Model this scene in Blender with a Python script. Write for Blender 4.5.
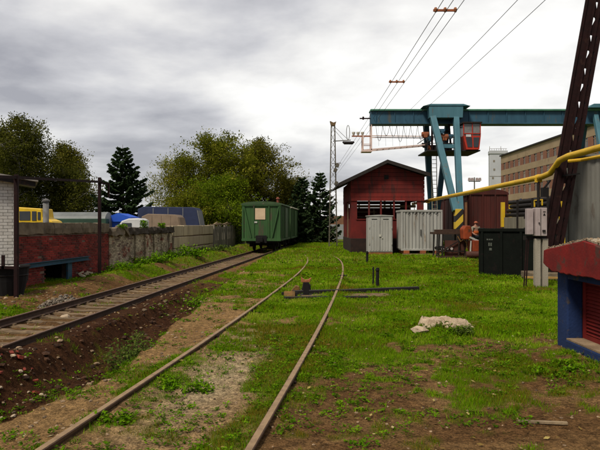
import bpy, math, random
import numpy as np
from mathutils import Vector, Matrix

for o in list(bpy.data.objects):
    bpy.data.objects.remove(o)
SC = bpy.context.scene
COL = SC.collection
R = math.radians
CAMZ = 1.82

# ------------------------------------------------------------------ camera
cd = bpy.data.cameras.new('camera')
cd.lens = 35.0
cd.sensor_width = 36.0
cd.clip_start = 0.05
cd.clip_end = 6000
cam = bpy.data.objects.new('camera', cd)
COL.objects.link(cam)
cam.location = (0, 0, CAMZ)
cam.rotation_euler = (R(90), 0, 0)
SC.camera = cam

# ------------------------------------------------------------------ sky and sun
SUN_AZ, SUN_EL = R(-142), R(54)
sdir = Vector((math.sin(SUN_AZ) * math.cos(SUN_EL), math.cos(SUN_AZ) * math.cos(SUN_EL), math.sin(SUN_EL)))
world = bpy.data.worlds.new('World')
SC.world = world
world.use_nodes = True
wt = world.node_tree
wt.nodes.clear()


def wn(t, **k):
    n = wt.nodes.new(t)
    for a, b in k.items():
        setattr(n, a, b)
    return n


def wl(a, b):
    wt.links.new(a, b)


def wmath(op, a, b=None, clamp=False):
    n = wn('ShaderNodeMath', operation=op, use_clamp=clamp)
    for i, s in enumerate((a, b)):
        if s is None:
            continue
        if isinstance(s, (int, float)):
            n.inputs[i].default_value = s
        else:
            wl(s, n.inputs[i])
    return n.outputs[0]


out = wn('ShaderNodeOutputWorld')
bg = wn('ShaderNodeBackground')
bg.inputs[1].default_value = 0.1
wl(bg.outputs[0], out.inputs[0])
sky = wn('ShaderNodeTexSky', sky_type='NISHITA')
sky.sun_disc = False
sky.sun_elevation = SUN_EL
sky.sun_rotation = SUN_AZ
tc = wn('ShaderNodeTexCoord')
sep = wn('ShaderNodeSeparateXYZ')
wl(tc.outputs['Generated'], sep.inputs[0])
X, Y, Z = sep.outputs
zc = wmath('ADD', wmath('MAXIMUM', Z, 0.0), 0.22)
px = wmath('MULTIPLY', wmath('DIVIDE', X, zc), 0.86)
py = wmath('DIVIDE', Y, zc)
comb = wn('ShaderNodeCombineXYZ')
wl(px, comb.inputs[0])
wl(py, comb.inputs[1])
comb.inputs[2].default_value = 12.6
n1 = wn('ShaderNodeTexNoise')
n1.inputs['Scale'].default_value = 1.55
n1.inputs['Detail'].default_value = 9
n1.inputs['Roughness'].default_value = 0.52
n1.inputs['Distortion'].default_value = 0.15
wl(comb.outputs[0], n1.inputs['Vector'])
# cloud is thinner and brighter low on the right
dotn = wn('ShaderNodeVectorMath', operation='DOT_PRODUCT')
wl(tc.outputs['Generated'], dotn.inputs[0])
dotn.inputs[1].default_value = (0.62, 0.75, 0.22)
glow = wmath('MULTIPLY', wmath('SUBTRACT', dotn.outputs['Value'], 0.70), 0.36)
val = wmath('ADD', n1.outputs['Fac'], glow)
ramp = wn('ShaderNodeValToRGB')
el = ramp.color_ramp.elements
el[0].position = 0.32
el[0].color = (0.25, 0.247, 0.265, 1)
el[1].position = 0.76
el[1].color = (0.78, 0.77, 0.735, 1)
e = el.new(0.47)
e.color = (0.42, 0.414, 0.422, 1)
e = el.new(0.58)
e.color = (0.575, 0.563, 0.545, 1)
wl(val, ramp.inputs[0])
sc10 = wn('ShaderNodeVectorMath', operation='SCALE')
wl(ramp.outputs[0], sc10.inputs[0])
sc10.inputs['Scale'].default_value = 6.1
mx = wn('ShaderNodeMixRGB')
mx.inputs[0].default_value = 0.95
wl(sky.outputs[0], mx.inputs[1])
wl(sc10.outputs[0], mx.inputs[2])
wl(mx.outputs[0], bg.inputs[0])

sl = bpy.data.lights.new('sun', 'SUN')
sl.energy = 1.5
sl.angle = R(14)
sl.color = (1.0, 0.92, 0.78)
so = bpy.data.objects.new('sun', sl)
COL.objects.link(so)
so.rotation_euler = (-sdir).to_track_quat('-Z', 'Y').to_euler()
so.location = (-20, -20, 40)

SC.view_settings.view_transform = 'Standard'
SC.view_settings.look = 'None'
SC.view_settings.exposure = 1.34
SC.view_settings.gamma = 1.0
SC.render.engine = 'CYCLES'
SC.cycles.max_bounces = 6
SC.cycles.transparent_max_bounces = 8
SC.cycles.use_denoising = True

# ------------------------------------------------------------------ helpers
rng = np.random.default_rng(11)
rnd = random.Random(5)
ORG = {}


class B:
    """collects shapes for one mesh"""

    def __init__(s):
        s.v = []
        s.f = []

    def add(s, vs, fs):
        n = len(s.v)
        s.v += [tuple(v) for v in vs]
        s.f += [tuple(i + n for i in f) for f in fs]
        return s

    def box(s, x0, x1, y0, y1, z0, z1):
        vs = [(x, y, z) for z in (z0, z1) for y in (y0, y1) for x in (x0, x1)]
        return s.add(vs, [(0, 2, 3, 1), (4, 5, 7, 6), (0, 1, 5, 4), (2, 6, 7, 3), (0, 4, 6, 2), (1, 3, 7, 5)])

    def bar(s, p, q, w, h=None, up=(0, 0, 1)):
        h = w if h is None else h
        p, q = Vector(p), Vector(q)
        d = (q - p).normalized()
        u = Vector(up)
        if abs(d.dot(u)) > 0.98:
            u = Vector((0, 1, 0))
        a = d.cross(u).normalized()
        b = a.cross(d).normalized()
        vs = []
        for c in (p, q):
            for i, j in ((-1, -1), (1, -1), (1, 1), (-1, 1)):
                vs.append(c + a * (i * w / 2) + b * (j * h / 2))
        return s.add(vs, [(3, 2, 1, 0), (4, 5, 6, 7), (0, 1, 5, 4), (1, 2, 6, 5), (2, 3, 7, 6), (3, 0, 4, 7)])

    def path(s, pts, rs, n=8, cap=True):
        pts = [Vector(p) for p in pts]
        if not hasattr(rs, '__len__'):
            rs = [rs] * len(pts)
        prev = None
        vs, fs = [], []
        for i, p in enumerate(pts):
            d = (pts[min(i + 1, len(pts) - 1)] - pts[max(i - 1, 0)]).normalized()
            if prev is None:
                u = Vector((0, 0, 1)) if abs(d.z) < 0.9 else Vector((1, 0, 0))
                a = d.cross(u).normalized()
            else:
                a = (prev - d * prev.dot(d)).normalized()
            prev = a
            b = d.cross(a)
            for k in range(n):
                t = 2 * math.pi * k / n
                vs.append(p + (a * math.cos(t) + b * math.sin(t)) * rs[i])
            if i:
                o = (i - 1) * n
                for k in range(n):
                    fs.append((o + k, o + (k + 1) % n, o + n + (k + 1) % n, o + n + k))
        if cap:
            fs.append(tuple(range(n - 1, -1, -1)))
            o = (len(pts) - 1) * n
            fs.append(tuple(o + k for k in range(n)))
        return s.add(vs, fs)

    def tube(s, p, q, r, r2=None, n=10):
        return s.path([p, q], [r, r if r2 is None else r2], n)

    def prism(s, poly, y0, y1, axis='y'):
        """polygon in (x,z) pushed along y, or in (y,z) pushed along x, or in (x,y) pushed along z"""
        n = len(poly)
        mk = {'y': lambda a, b, t: (a, t, b), 'x': lambda a, b, t: (t, a, b), 'z': lambda a, b, t: (a, b, t)}[axis]
        vs = [mk(a, b, y0) for a, b in poly] + [mk(a, b, y1) for a, b in poly]
        fs = [tuple(range(n)), tuple(range(2 * n - 1, n - 1, -1))]
        for i in range(n):
            j = (i + 1) % n
            fs.append((i, n + i, n + j, j))
        return s.add(vs, fs)

    def sweep(s, prof, pts):
        """profile (side,height) along a polyline"""
        pts = [Vector(p) for p in pts]
        n = len(prof)
        vs, fs = [], []
        for i, p in enumerate(pts):
            d = (pts[min(i + 1, len(pts) - 1)] - pts[max(i - 1, 0)])
            d.z = 0
            d.normalize()
            a = Vector((d.y, -d.x, 0))
            for w, h in prof:
                vs.append(p + a * w + Vector((0, 0, h)))
            if i:
                o = (i - 1) * n
                for k in range(n):
                    fs.append((o + k, o + n + k, o + n + (k + 1) % n, o + (k + 1) % n))
        fs.append(tuple(range(n)))
        o = (len(pts) - 1) * n
        fs.append(tuple(o + k for k in range(n - 1, -1, -1)))
        return s.add(vs, fs)

    def rock(s, c, r, rr, squash=0.7):
        phi = (1 + 5 ** .5) / 2
        vs = [(-1, phi, 0), (1, phi, 0), (-1, -phi, 0), (1, -phi, 0), (0, -1, phi), (0, 1, phi), (0, -1, -phi),
              (0, 1, -phi), (phi, 0, -1), (phi, 0, 1), (-phi, 0, -1), (-phi, 0, 1)]
        fs = [(0, 11, 5), (0, 5, 1), (0, 1, 7), (0, 7, 10), (0, 10, 11), (1, 5, 9), (5, 11, 4), (11, 10, 2),
              (10, 7, 6), (7, 1, 8), (3, 9, 4), (3, 4, 2), (3, 2, 6), (3, 6, 8), (3, 8, 9), (4, 9, 5), (2, 4, 11),
              (6, 2, 10), (8, 6, 7), (9, 8, 1)]
        sx, sy, sz = rr.uniform(.7, 1.3), rr.uniform(.7, 1.3), squash * rr.uniform(.8, 1.2)
        m = Matrix.Rotation(rr.uniform(0, 6.3), 3, 'Z')
        o = []
        for v in vs:
            q = Vector(v) / 1.9 * r * rr.uniform(.78, 1.2)
            q = m @ Vector((q.x * sx, q.y * sy, q.z * sz))
            o.append(q + Vector(c))
        return s.add(o, fs)


def mesh_np(name, V, F, attrs=None, smooth=False):
    """V (n,3), F (m,k) arrays -> mesh, attrs point floats"""
    me = bpy.data.meshes.new(name)
    V = np.asarray(V, dtype=np.float32)
    F = np.asarray(F, dtype=np.int32)
    k = F.shape[1]
    me.vertices.add(len(V))
    me.vertices.foreach_set('co', V.ravel())
    me.loops.add(F.size)
    me.loops.foreach_set('vertex_index', F.ravel())
    me.polygons.add(len(F))
    me.polygons.foreach_set('loop_start', np.arange(0, F.size, k, dtype=np.int32))
    me.polygons.foreach_set('loop_total', np.full(len(F), k, dtype=np.int32))
    if smooth:
        me.polygons.foreach_set('use_smooth', np.ones(len(F), dtype=bool))
    for a, d in (attrs or {}).items():
        at = me.attributes.new(a, 'FLOAT', 'POINT')
        at.data.foreach_set('value', np.asarray(d, dtype=np.float32))
    me.update(calc_edges=True)
    return me


def link(name, me, mat=None, parent=None):
    o = bpy.data.objects.new(name, me)
    COL.objects.link(o)
    if mat is not None and me is not None:
        me.materials.append(mat)
    if parent is not None:
        o.parent = parent
        ORG[o.name] = ORG.get(parent.name)
    return o


def tag(o, label=None, cat=None, group=None, kind=None):
    if label:
        o['label'] = label
    if cat:
        o['category'] = cat
    if group:
        o['group'] = group
    if kind:
        o['kind'] = kind
    return o


def root(name, loc, label, cat, rz=0.0, group=None, local=False):
    """Empty at the base of a thing. Parts are written in world coordinates unless local."""
    o = bpy.data.objects.new(name, None)
    o.empty_display_size = 0.2
    COL.objects.link(o)
    o.location = loc
    o.rotation_euler = (0, 0, rz)
    ORG[o.name] = None if local else Vector(loc)
    return tag(o, label, cat, group)


def part(name, b, mat, parent=None, smooth=False, bev=0.0, kind=None, label=None):
    org = ORG.get(parent.name) if parent is not None else None
    vs = b.v if org is None else [(x - org.x, y - org.y, z - org.z) for x, y, z in b.v]
    me = bpy.data.meshes.new(name)
    me.from_pydata(vs, [], b.f)
    me.update()
    if smooth:
        me.polygons.foreach_set('use_smooth', [True] * len(me.polygons))
    o = link(name, me, mat, parent)
    if bev:
        m = o.modifiers.new('bevel', 'BEVEL')
        m.width = bev
        m.segments = 2
        m.limit_method = 'ANGLE'
        m.angle_limit = R(40)
    if kind:
        o['kind'] = kind
    if label:
        o['label'] = label
    return o


def thing(name, b, mat, label, cat, group=None, **k):
    return tag(part(name, b, mat, **k), label, cat, group)


def copy_tree(o, parent=None):
    c = o.copy()
    COL.objects.link(c)
    c.parent = parent
    for ch in list(o.children):
        copy_tree(ch, c)
    return c


# ------------------------------------------------------------------ materials
MATS = {}


def M(name, c1, c2=None, scale=3.0, rough=0.8, metal=0.0, bump=0.0, bscale=30.0, wear=None, wscale=4.0, wamt=0.5,
      streak=False, isl=0.0, objv=0.0, spec=0.3, top=None):
    """procedural paint/stone/rust: two colours in noise, wear patches of a third, fine relief"""
    m = bpy.data.materials.new(name)
    m.use_nodes = True
    t = m.node_tree
    t.nodes.clear()
    N = t.nodes.new
    L = t.links.new
    o = N('ShaderNodeOutputMaterial')
    p = N('ShaderNodeBsdfPrincipled')
    L(p.outputs[0], o.inputs[0])
    p.inputs['Roughness'].default_value = rough
    p.inputs['Metallic'].default_value = metal
    p.inputs['Specular IOR Level'].default_value = spec
    g = N('ShaderNodeNewGeometry')
    c2 = c2 or tuple(x * 0.7 for x in c1)
    nz = N('ShaderNodeTexNoise')
    nz.inputs['Scale'].default_value = scale
    nz.inputs['Detail'].default_value = 8
    nz.inputs['Roughness'].default_value = 0.62
    if streak:
        mp = N('ShaderNodeMapping')
        mp.inputs['Scale'].default_value = (1, 1, 0.18)
        L(g.outputs['Position'], mp.inputs[0])
        src = mp.outputs[0]
    else:
        src = g.outputs['Position']
    L(src, nz.inputs['Vector'])
    r = N('ShaderNodeValToRGB')
    r.color_ramp.elements[0].position = 0.33
    r.color_ramp.elements[1].position = 0.67
    r.color_ramp.elements[0].color = (*c2, 1)
    r.color_ramp.elements[1].color = (*c1, 1)
    L(nz.outputs['Fac'], r.inputs[0])
    colr = r.outputs[0]
    if wear:
        n2 = N('ShaderNodeTexNoise')
        n2.inputs['Scale'].default_value = wscale
        n2.inputs['Detail'].default_value = 10
        n2.inputs['Roughness'].default_value = 0.7
        ad = N('ShaderNodeVectorMath')
        ad.operation = 'ADD'
        ad.inputs[1].default_value = (17.3, 4.1, 9.7)
        L(src, ad.inputs[0])
        L(ad.outputs[0], n2.inputs['Vector'])
        r2 = N('ShaderNodeValToRGB')
        e0 = 0.66 - 0.3 * wamt
        r2.color_ramp.elements[0].position = e0
        r2.color_ramp.elements[1].position = e0 + 0.07
        L(n2.outputs['Fac'], r2.inputs[0])
        mx = N('ShaderNodeMixRGB')
        L(r2.outputs[0], mx.inputs[0])
        L(colr, mx.inputs[1])
        mx.inputs[2].default_value = (*wear, 1)
        colr = mx.outputs[0]
    if top:
        sx = N('ShaderNodeSeparateXYZ')
        L(g.outputs['Normal'], sx.inputs[0])
        ms = N('ShaderNodeMapRange')
        ms.inputs['From Min'].default_value = 0.75
        ms.inputs['From Max'].default_value = 0.95
        L(sx.outputs[2], ms.inputs[0])
        mu = N('ShaderNodeMath')
        mu.operation = 'MULTIPLY'
        L(ms.outputs[0], mu.inputs[0])
        L(nz.outputs['Fac'], mu.inputs[1])
        m3 = N('ShaderNodeMath')
        m3.operation = 'MULTIPLY'
        m3.use_clamp = True
        L(mu.outputs[0], m3.inputs[0])
        m3.inputs[1].default_value = 1.7
        mx = N('ShaderNodeMixRGB')
        L(m3.outputs[0], mx.inputs[0])
        L(colr, mx.inputs[1])
        mx.inputs[2].default_value = (*top, 1)
        colr = mx.outputs[0]
    for amt, sock in ((isl, 'isl'), (objv, 'obj')):
        if amt:
            if sock == 'isl':
                rv = g.outputs['Random Per Island']
            else:
                rv = N('ShaderNodeObjectInfo').outputs['Random']
            mr = N('ShaderNodeMapRange')
            mr.inputs['To Min'].default_value = 1 - amt
            mr.inputs['To Max'].default_value = 1 + amt
            L(rv, mr.inputs[0])
            vm = N('ShaderNodeVectorMath')
            vm.operation = 'SCALE'
            L(colr, vm.inputs[0])
            L(mr.outputs[0], vm.inputs['Scale'])
            colr = vm.outputs[0]
    L(colr, p.inputs['Base Color'])
    if bump:
        n3 = N('ShaderNodeTexNoise')
        n3.inputs['Scale'].default_value = bscale
        n3.inputs['Detail'].default_value = 6
        L(g.outputs['Position'], n3.inputs['Vector'])
        bp = N('ShaderNodeBump')
        bp.inputs['Strength'].default_value = bump
        bp.inputs['Distance'].default_value = 0.02
        L(n3.outputs['Fac'], bp.inputs['Height'])
        L(bp.outputs[0], p.inputs['Normal'])
    MATS[name] = m
    return m


def leaf_mat(name, cols, trans=0.35, rough=0.6):
    """foliage: colour runs with the leaf's own tone, some light passes through"""
    m = bpy.data.materials.new(name)
    m.use_nodes = True
    t = m.node_tree
    t.nodes.clear()
    N = t.nodes.new
    L = t.links.new
    o = N('ShaderNodeOutputMaterial')
    a = N('ShaderNodeAttribute')
    a.attribute_name = 'tone'
    r = N('ShaderNodeValToRGB')
    while len(r.color_ramp.elements) < len(cols):
        r.color_ramp.elements.new(0.5)
    for i, c in enumerate(cols):
        r.color_ramp.elements[i].position = i / (len(cols) - 1)
    for i, c in enumerate(cols):
        r.color_ramp.elements[i].color = (*c, 1)
    L(a.outputs['Fac'], r.inputs[0])
    d = N('ShaderNodeBsdfDiffuse')
    tr = N('ShaderNodeBsdfTranslucent')
    mx = N('ShaderNodeMixShader')
    mx.inputs[0].default_value = trans
    L(r.outputs[0], d.inputs[0])
    L(r.outputs[0], tr.inputs[0])
    L(d.outputs[0], mx.inputs[1])
    L(tr.outputs[0], mx.inputs[2])
    L(mx.outputs[0], o.inputs[0])
    MATS[name] = m
    return m


RUST = (0.075, 0.032, 0.016)
rail_m = M('rail_steel', (0.10, 0.055, 0.03), (0.05, 0.025, 0.013), 9, 0.65, 0.1, 0.3, 60, top=(0.28, 0.185, 0.10))
railb_m = M('rail_rust', (0.06, 0.032, 0.02), (0.03, 0.016, 0.010), 9, 0.7, 0.1, 0.3, 60, top=(0.15, 0.088, 0.056))
sleeper_m = M('sleeper_concrete', (0.21, 0.145, 0.08), (0.10, 0.064, 0.034), 5, 0.95, 0, 0.5, 40, wear=(0.10, 0.062, 0.035), wscale=3, wamt=.45, objv=.2)
redbrick_m = M('red_brick', (0.24, 0.024, 0.016), (0.10, 0.012, 0.009), 1.3, 0.95, 0, 0.5, 60, wear=(0.055, 0.02, 0.015), wscale=1.9, wamt=.34, isl=.45)
mortar_m = M('old_mortar', (0.22, 0.15, 0.11), (0.10, 0.065, 0.05), 4, 0.95, 0, .6, 40)
whitebrick_m = M('white_brick', (0.62, 0.60, 0.56), (0.48, 0.45, 0.40), 3, 0.9, 0, .3, 60, wear=(0.38, 0.26, 0.16), wscale=3, wamt=.12, isl=.08)
whitemortar_m = M('pale_mortar', (0.33, 0.31, 0.28), (0.24, 0.22, 0.19), 4, 0.95, 0, .4, 40)
limebrick_m = M('limewashed_brick', (0.50, 0.42, 0.29), (0.26, 0.20, 0.125), 2.0, 0.95, 0, .6, 50, wear=(0.20, 0.05, 0.03), wscale=1.6, wamt=.42, isl=.3)
conc_m = M('weathered_concrete', (0.20, 0.155, 0.10), (0.095, 0.07, 0.043), 2.2, 0.95, 0, .6, 35, wear=(0.08, 0.065, 0.045), wscale=3, wamt=.3)
cream_m = M('cream_block', (0.47, 0.39, 0.25), (0.33, 0.26, 0.16), 1.6, 0.95, 0, .4, 35, wear=(0.14, 0.11, 0.07), wscale=2, wamt=.3, streak=True, objv=.1)
greyconc_m = M('grey_concrete', (0.29, 0.255, 0.20), (0.16, 0.14, 0.11), 2, 0.95, 0, .5, 30, wear=(0.05, 0.05, 0.035), wscale=2, wamt=.35, streak=True)
darkmetal_m = M('dark_steel', (0.018, 0.014, 0.012), (0.009, 0.007, 0.006), 6, 0.7, 0.1, .2, 50, wear=RUST, wamt=.25)
maroon_m = M('maroon_steel', (0.020, 0.006, 0.006), (0.010, 0.004, 0.004), 5, 0.75, 0, .2, 50, wear=(0.03, 0.013, 0.010), wamt=.3, spec=.15)
green_m = M('wagon_green', (0.038, 0.105, 0.028), (0.022, 0.062, 0.018), 1.6, 0.6, 0, .15, 20, wear=(0.06, 0.055, 0.03), wscale=2.5, wamt=.32, streak=True, objv=.12)
greend_m = M('wagon_green_roof', (0.045, 0.085, 0.035), (0.03, 0.058, 0.024), 2, 0.8, 0, .2, 20, wear=(0.10, 0.09, 0.06), wamt=.3)
green2_m = M('wagon_green_pale', (0.06, 0.12, 0.04), (0.04, 0.08, 0.03), 2, 0.7, 0, .2, 20)
redplank_m = M('red_planks', (0.165, 0.013, 0.008), (0.085, 0.008, 0.006), 2.2, 0.75, 0, .3, 30, wear=(0.055, 0.012, 0.009), wscale=3, wamt=.42, objv=.28, streak=True)
reddark_m = M('red_lower', (0.14, 0.011, 0.008), (0.07, 0.007, 0.006), 1.4, 0.75, 0, .25, 25, wear=(0.06, 0.018, 0.014), wscale=2, wamt=.35)
roof_m = M('shed_roof', (0.03, 0.024, 0.021), (0.016, 0.013, 0.011), 3, 0.9, 0, .4, 25)
plinth_m = M('sooty_plinth', (0.03, 0.015, 0.011), (0.014, 0.008, 0.007), 3, 0.9, 0, .5, 25)
galv_m = M('grey_painted_sheet', (0.39, 0.385, 0.36), (0.27, 0.26, 0.235), 1.5, 0.55, 0, .2, 12, wear=(0.22, 0.155, 0.10), wscale=3.2, wamt=.24, streak=True, objv=.08)
skid_m = M('orange_skid', (0.34, 0.10, 0.035), (0.18, 0.06, 0.03), 4, .85, 0, .3)
teal_m = M('crane_teal', (0.068, 0.175, 0.215), (0.042, 0.12, 0.155), 1.4, 0.55, 0, .1, 20, wear=(0.11, 0.10, 0.085), wscale=3, wamt=.26, streak=True)
navy_m = M('crane_girder', (0.030, 0.095, 0.145), (0.02, 0.062, 0.10), 1.4, 0.6, 0, .1, 20, wear=(0.07, 0.075, 0.07), wscale=2, wamt=.25, streak=True)
tealtop_m = M('crane_green_flange', (0.10, 0.26, 0.17), (0.06, 0.19, 0.13), 2, 0.6, 0, .1, 20)
pink_m = M('crane_pink_rail', (0.70, 0.54, 0.48), (0.56, 0.40, 0.34), 4, .7)
cabred_m = M('cab_red', (0.48, 0.035, 0.015), (0.30, 0.025, 0.012), 2, 0.5, 0, .1)
yellow_m = M('pipe_yellow', (0.66, 0.42, 0.025), (0.50, 0.29, 0.02), 2, 0.55, 0, .1, 20, wear=(0.25, 0.14, 0.04), wamt=.2)
yelcab_m = M('vehicle_yellow', (0.70, 0.46, 0.02), (0.55, 0.34, 0.02), 2, 0.45, 0, .05)
box_m = M('boxcar_maroon', (0.075, 0.013, 0.009), (0.04, 0.008, 0.006), 1.5, 0.75, 0, .2, 20, wear=(0.05, 0.018, 0.014), wamt=.35, streak=True)
orange_m = M('machine_orange', (0.33, 0.055, 0.012), (0.18, 0.032, 0.01), 4, .6, 0, .2, wear=(0.10, 0.04, 0.02), wamt=.3)
bin_m = M('skip_black_green', (0.005, 0.007, 0.005), (0.003, 0.004, 0.003), 3, 0.85, 0, .2, 20, wear=(0.009, 0.007, 0.006), wamt=.3, spec=.12)
elec_m = M('switch_box_paint', (0.40, 0.33, 0.32), (0.30, 0.24, 0.235), 3, .6, 0, .1, wear=(0.2, 0.15, 0.13), wamt=.15)
post_m = M('concrete_post', (0.34, 0.30, 0.24), (0.20, 0.17, 0.13), 3, .95, 0, .5, 40, streak=True)
greyshed_m = M('grey_corrugated', (0.185, 0.18, 0.16), (0.125, 0.12, 0.105), 1.4, .6, .1, .15, 20, streak=True, wear=(0.10, 0.085, 0.07), wamt=.25)
slabred_m = M('kiosk_red', (0.22, 0.010, 0.007), (0.11, 0.007, 0.006), 2.6, .9, 0, .25, 26, wear=(0.075, 0.028, 0.02), wscale=5, wamt=.42)
blue_m = M('kiosk_blue', (0.010, 0.028, 0.10), (0.006, 0.017, 0.062), 2.4, .85, 0, .3, 28, wear=(0.05, 0.04, 0.036), wscale=6, wamt=.36)
louvre_m = M('louvre_red', (0.22, 0.018, 0.012), (0.13, 0.012, 0.010), 4, .6, 0, .1)
gravel_m = M('roof_gravel', (0.42, 0.35, 0.25), (0.22, 0.17, 0.11), 30, .95, 0, 1.0, 60)
stone_m = M('pale_stone', (0.46, 0.36, 0.25), (0.26, 0.19, 0.125), 5, .95, 0, .7, 40, wear=(0.14, 0.10, 0.07), wamt=.3, isl=.3)
tan_m = M('rubble_stone', (0.27, 0.19, 0.115), (0.13, 0.085, 0.05), 5, .95, 0, .7, 40, isl=.6)
bluepaint_m = M('lintel_blue', (0.035, 0.10, 0.15), (0.02, 0.06, 0.09), 3, .6, 0, .1, wear=RUST, wamt=.2)
black_m = M('soot_black', (0.008, 0.007, 0.007), (0.005, 0.004, 0.004), 5, .9)
tarp_m = M('tan_tarpaulin', (0.26, 0.19, 0.13), (0.18, 0.13, 0.09), 1.2, .85, 0, .3, 6)
navytarp_m = M('navy_tarpaulin', (0.025, 0.035, 0.085), (0.018, 0.025, 0.06), 1.2, .7, 0, .3, 6)
greytarp_m = M('grey_tarpaulin', (0.22, 0.22, 0.22), (0.16, 0.16, 0.16), 1.2, .8, 0, .3, 6)
blueroof_m = M('bright_blue_sheet', (0.02, 0.10, 0.55), (0.015, 0.07, 0.42), 1.5, .5)
white_m = M('white_paint', (0.58, 0.58, 0.58), (0.46, 0.46, 0.46), 2, .5)
tyre_m = M('tyre', (0.02, 0.02, 0.02), (0.013, 0.013, 0.013), 6, .9)
glass_m = M('window_glass', (0.035, 0.04, 0.045), (0.02, 0.024, 0.028), 1.5, .12, 0, 0, spec=.6)
dustglass_m = M('dusty_glass', (0.22, 0.21, 0.20), (0.13, 0.13, 0.13), 2, .25, spec=.5)
tank_m = M('tank_grey', (0.17, 0.18, 0.175), (0.11, 0.12, 0.115), 1.2, .5, 0, .05)
tankgreen_m = M('tank_dark_green', (0.03, 0.07, 0.045), (0.02, 0.045, 0.03), 1.2, .6)
facade_m = M('tan_facade', (0.34, 0.25, 0.155), (0.27, 0.195, 0.12), .35, .9, 0, .2, 3, wear=(0.22, 0.15, 0.09), wscale=.3, wamt=.2)
facred_m = M('facade_red_brick', (0.24, 0.105, 0.065), (0.18, 0.08, 0.05), .6, .9, 0, .2, 4)
tower_m = M('pale_tower', (0.47, 0.48, 0.50), (0.40, 0.41, 0.43), .25, .9, 0, .1, 2)
wire_m = M('wire', (0.06, 0.055, 0.055), (0.05, 0.045, 0.045), 5, .6)
porcelain_m = M('porcelain', (0.62, 0.58, 0.48), (0.5, 0.46, 0.38), 8, .3)
galvmast_m = M('mast_steel', (0.13, 0.12, 0.09), (0.075, 0.062, 0.045), 4, .7, .2, .1, wear=(0.08, 0.04, 0.02), wamt=.25)
bark_m = M('bark', (0.085, 0.065, 0.045), (0.04, 0.03, 0.022), 6, .95, 0, .8, 30)
birch_m = M('birch_bark', (0.36, 0.34, 0.30), (0.16, 0.14, 0.11), 5, .9, 0, .5, 20, wear=(0.03, 0.025, 0.02), wscale=3, wamt=.35)
wood_m = M('old_timber', (0.26, 0.19, 0.11), (0.14, 0.10, 0.06), 5, .9, 0, .5, 30, objv=.15)
skin_m = M('skin', (0.30, 0.15, 0.10), (0.25, 0.12, 0.08), 6, .6)
vest_m = M('orange_vest', (0.40, 0.085, 0.015), (0.3, 0.06, 0.012), 6, .8)
shirt_m = M('grey_shirt', (0.27, 0.25, 0.19), (0.18, 0.165, 0.125), 6, .8)
cloth_m = M('dark_trousers', (0.02, 0.022, 0.03), (0.014, 0.015, 0.02), 6, .9)
paintmark_m = M('faded_paint', (0.10, 0.11, 0.09), (0.05, 0.055, 0.045), 20, .8)


def hazard_mat():
    m = bpy.data.materials.new('hazard_stripes')
    m.use_nodes = True
    t = m.node_tree
    p = t.nodes['Principled BSDF']
    p.inputs['Roughness'].default_value = .6
    g = t.nodes.new('ShaderNodeNewGeometry')
    w = t.nodes.new('ShaderNodeTexWave')
    w.wave_type = 'BANDS'
    w.bands_direction = 'DIAGONAL'
    w.inputs['Scale'].default_value = 0.62
    w.inputs['Distortion'].default_value = 0.15
    mp = t.nodes.new('ShaderNodeMapping')
    mp.inputs['Scale'].default_value = (-1, 0, 1)
    t.links.new(g.outputs['Position'], mp.inputs[0])
    t.links.new(mp.outputs[0], w.inputs[0])
    r = t.nodes.new('ShaderNodeValToRGB')
    r.color_ramp.interpolation = 'CONSTANT'
    r.color_ramp.elements[0].color = (0.60, 0.40, 0.03, 1)
    r.color_ramp.elements[1].color = (0.015, 0.013, 0.012, 1)
    r.color_ramp.elements[1].position = .55
    t.links.new(w.outputs['Fac'], r.inputs[0])
    t.links.new(r.outputs[0], p.inputs['Base Color'])
    return m


hazard_m = hazard_mat()
# ------------------------------------------------------------------ terrain functions
def vnoise(x, y, seed=0):
    x = np.asarray(x, dtype=np.float64)
    y = np.asarray(y, dtype=np.float64)
    xi, yi = np.floor(x), np.floor(y)
    fx, fy = x - xi, y - yi
    fx = fx * fx * (3 - 2 * fx)
    fy = fy * fy * (3 - 2 * fy)
    xi, yi = xi.astype(np.int64), yi.astype(np.int64)

    def h(a, b):
        k = (a * 374761393 + b * 668265263 + seed * 1442695041) & 0xffffffff
        k = ((k ^ (k >> 13)) * 1274126177) & 0xffffffff
        k = k ^ (k >> 16)
        return (k & 0xffffff) / float(0xffffff)
    a = h(xi, yi) * (1 - fx) + h(xi + 1, yi) * fx
    b = h(xi, yi + 1) * (1 - fx) + h(xi + 1, yi + 1) * fx
    return a * (1 - fy) + b * fy


def fbm(x, y, seed=0, oct=4):
    s, a, t = 0, 1.0, 0
    for i in range(oct):
        s = s + a * vnoise(x * 2 ** i, y * 2 ** i, seed + i * 17)
        t += a
        a *= 0.55
    return s / t


def sst(a, b, x):
    t = np.clip((x - a) / (b - a), 0, 1)
    return t * t * (3 - 2 * t)


_ny = np.array([-8, -4, 0, 4.46, 8.4, 14.75, 22, 27, 32, 38, 46, 56.])
_nx = np.array([-3.1, -2.45, -1.83, -1.2, -.66, .10, .82, 1.13, 1.2, .95, .2, -1.2])


def near_c(y):
    """centre line of the near siding (cubic through survey points)"""
    y = np.asarray(y, dtype=float)
    m = np.gradient(_nx, _ny)
    i = np.clip(np.searchsorted(_ny, y) - 1, 0, len(_ny) - 2)
    h = _ny[i + 1] - _ny[i]
    t = np.clip((y - _ny[i]) / h, -1, 2)
    return ((2 * t ** 3 - 3 * t ** 2 + 1) * _nx[i] + (t ** 3 - 2 * t ** 2 + t) * h * m[i]
            + (-2 * t ** 3 + 3 * t ** 2) * _nx[i + 1] + (t ** 3 - t ** 2) * h * m[i + 1])


def left_c(y):
    return -6.51 + 0.08 * np.asarray(y, dtype=float)


def wall_x(y):
    return -9.4 + 0.075 * (np.asarray(y, dtype=float) - 15)


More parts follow.
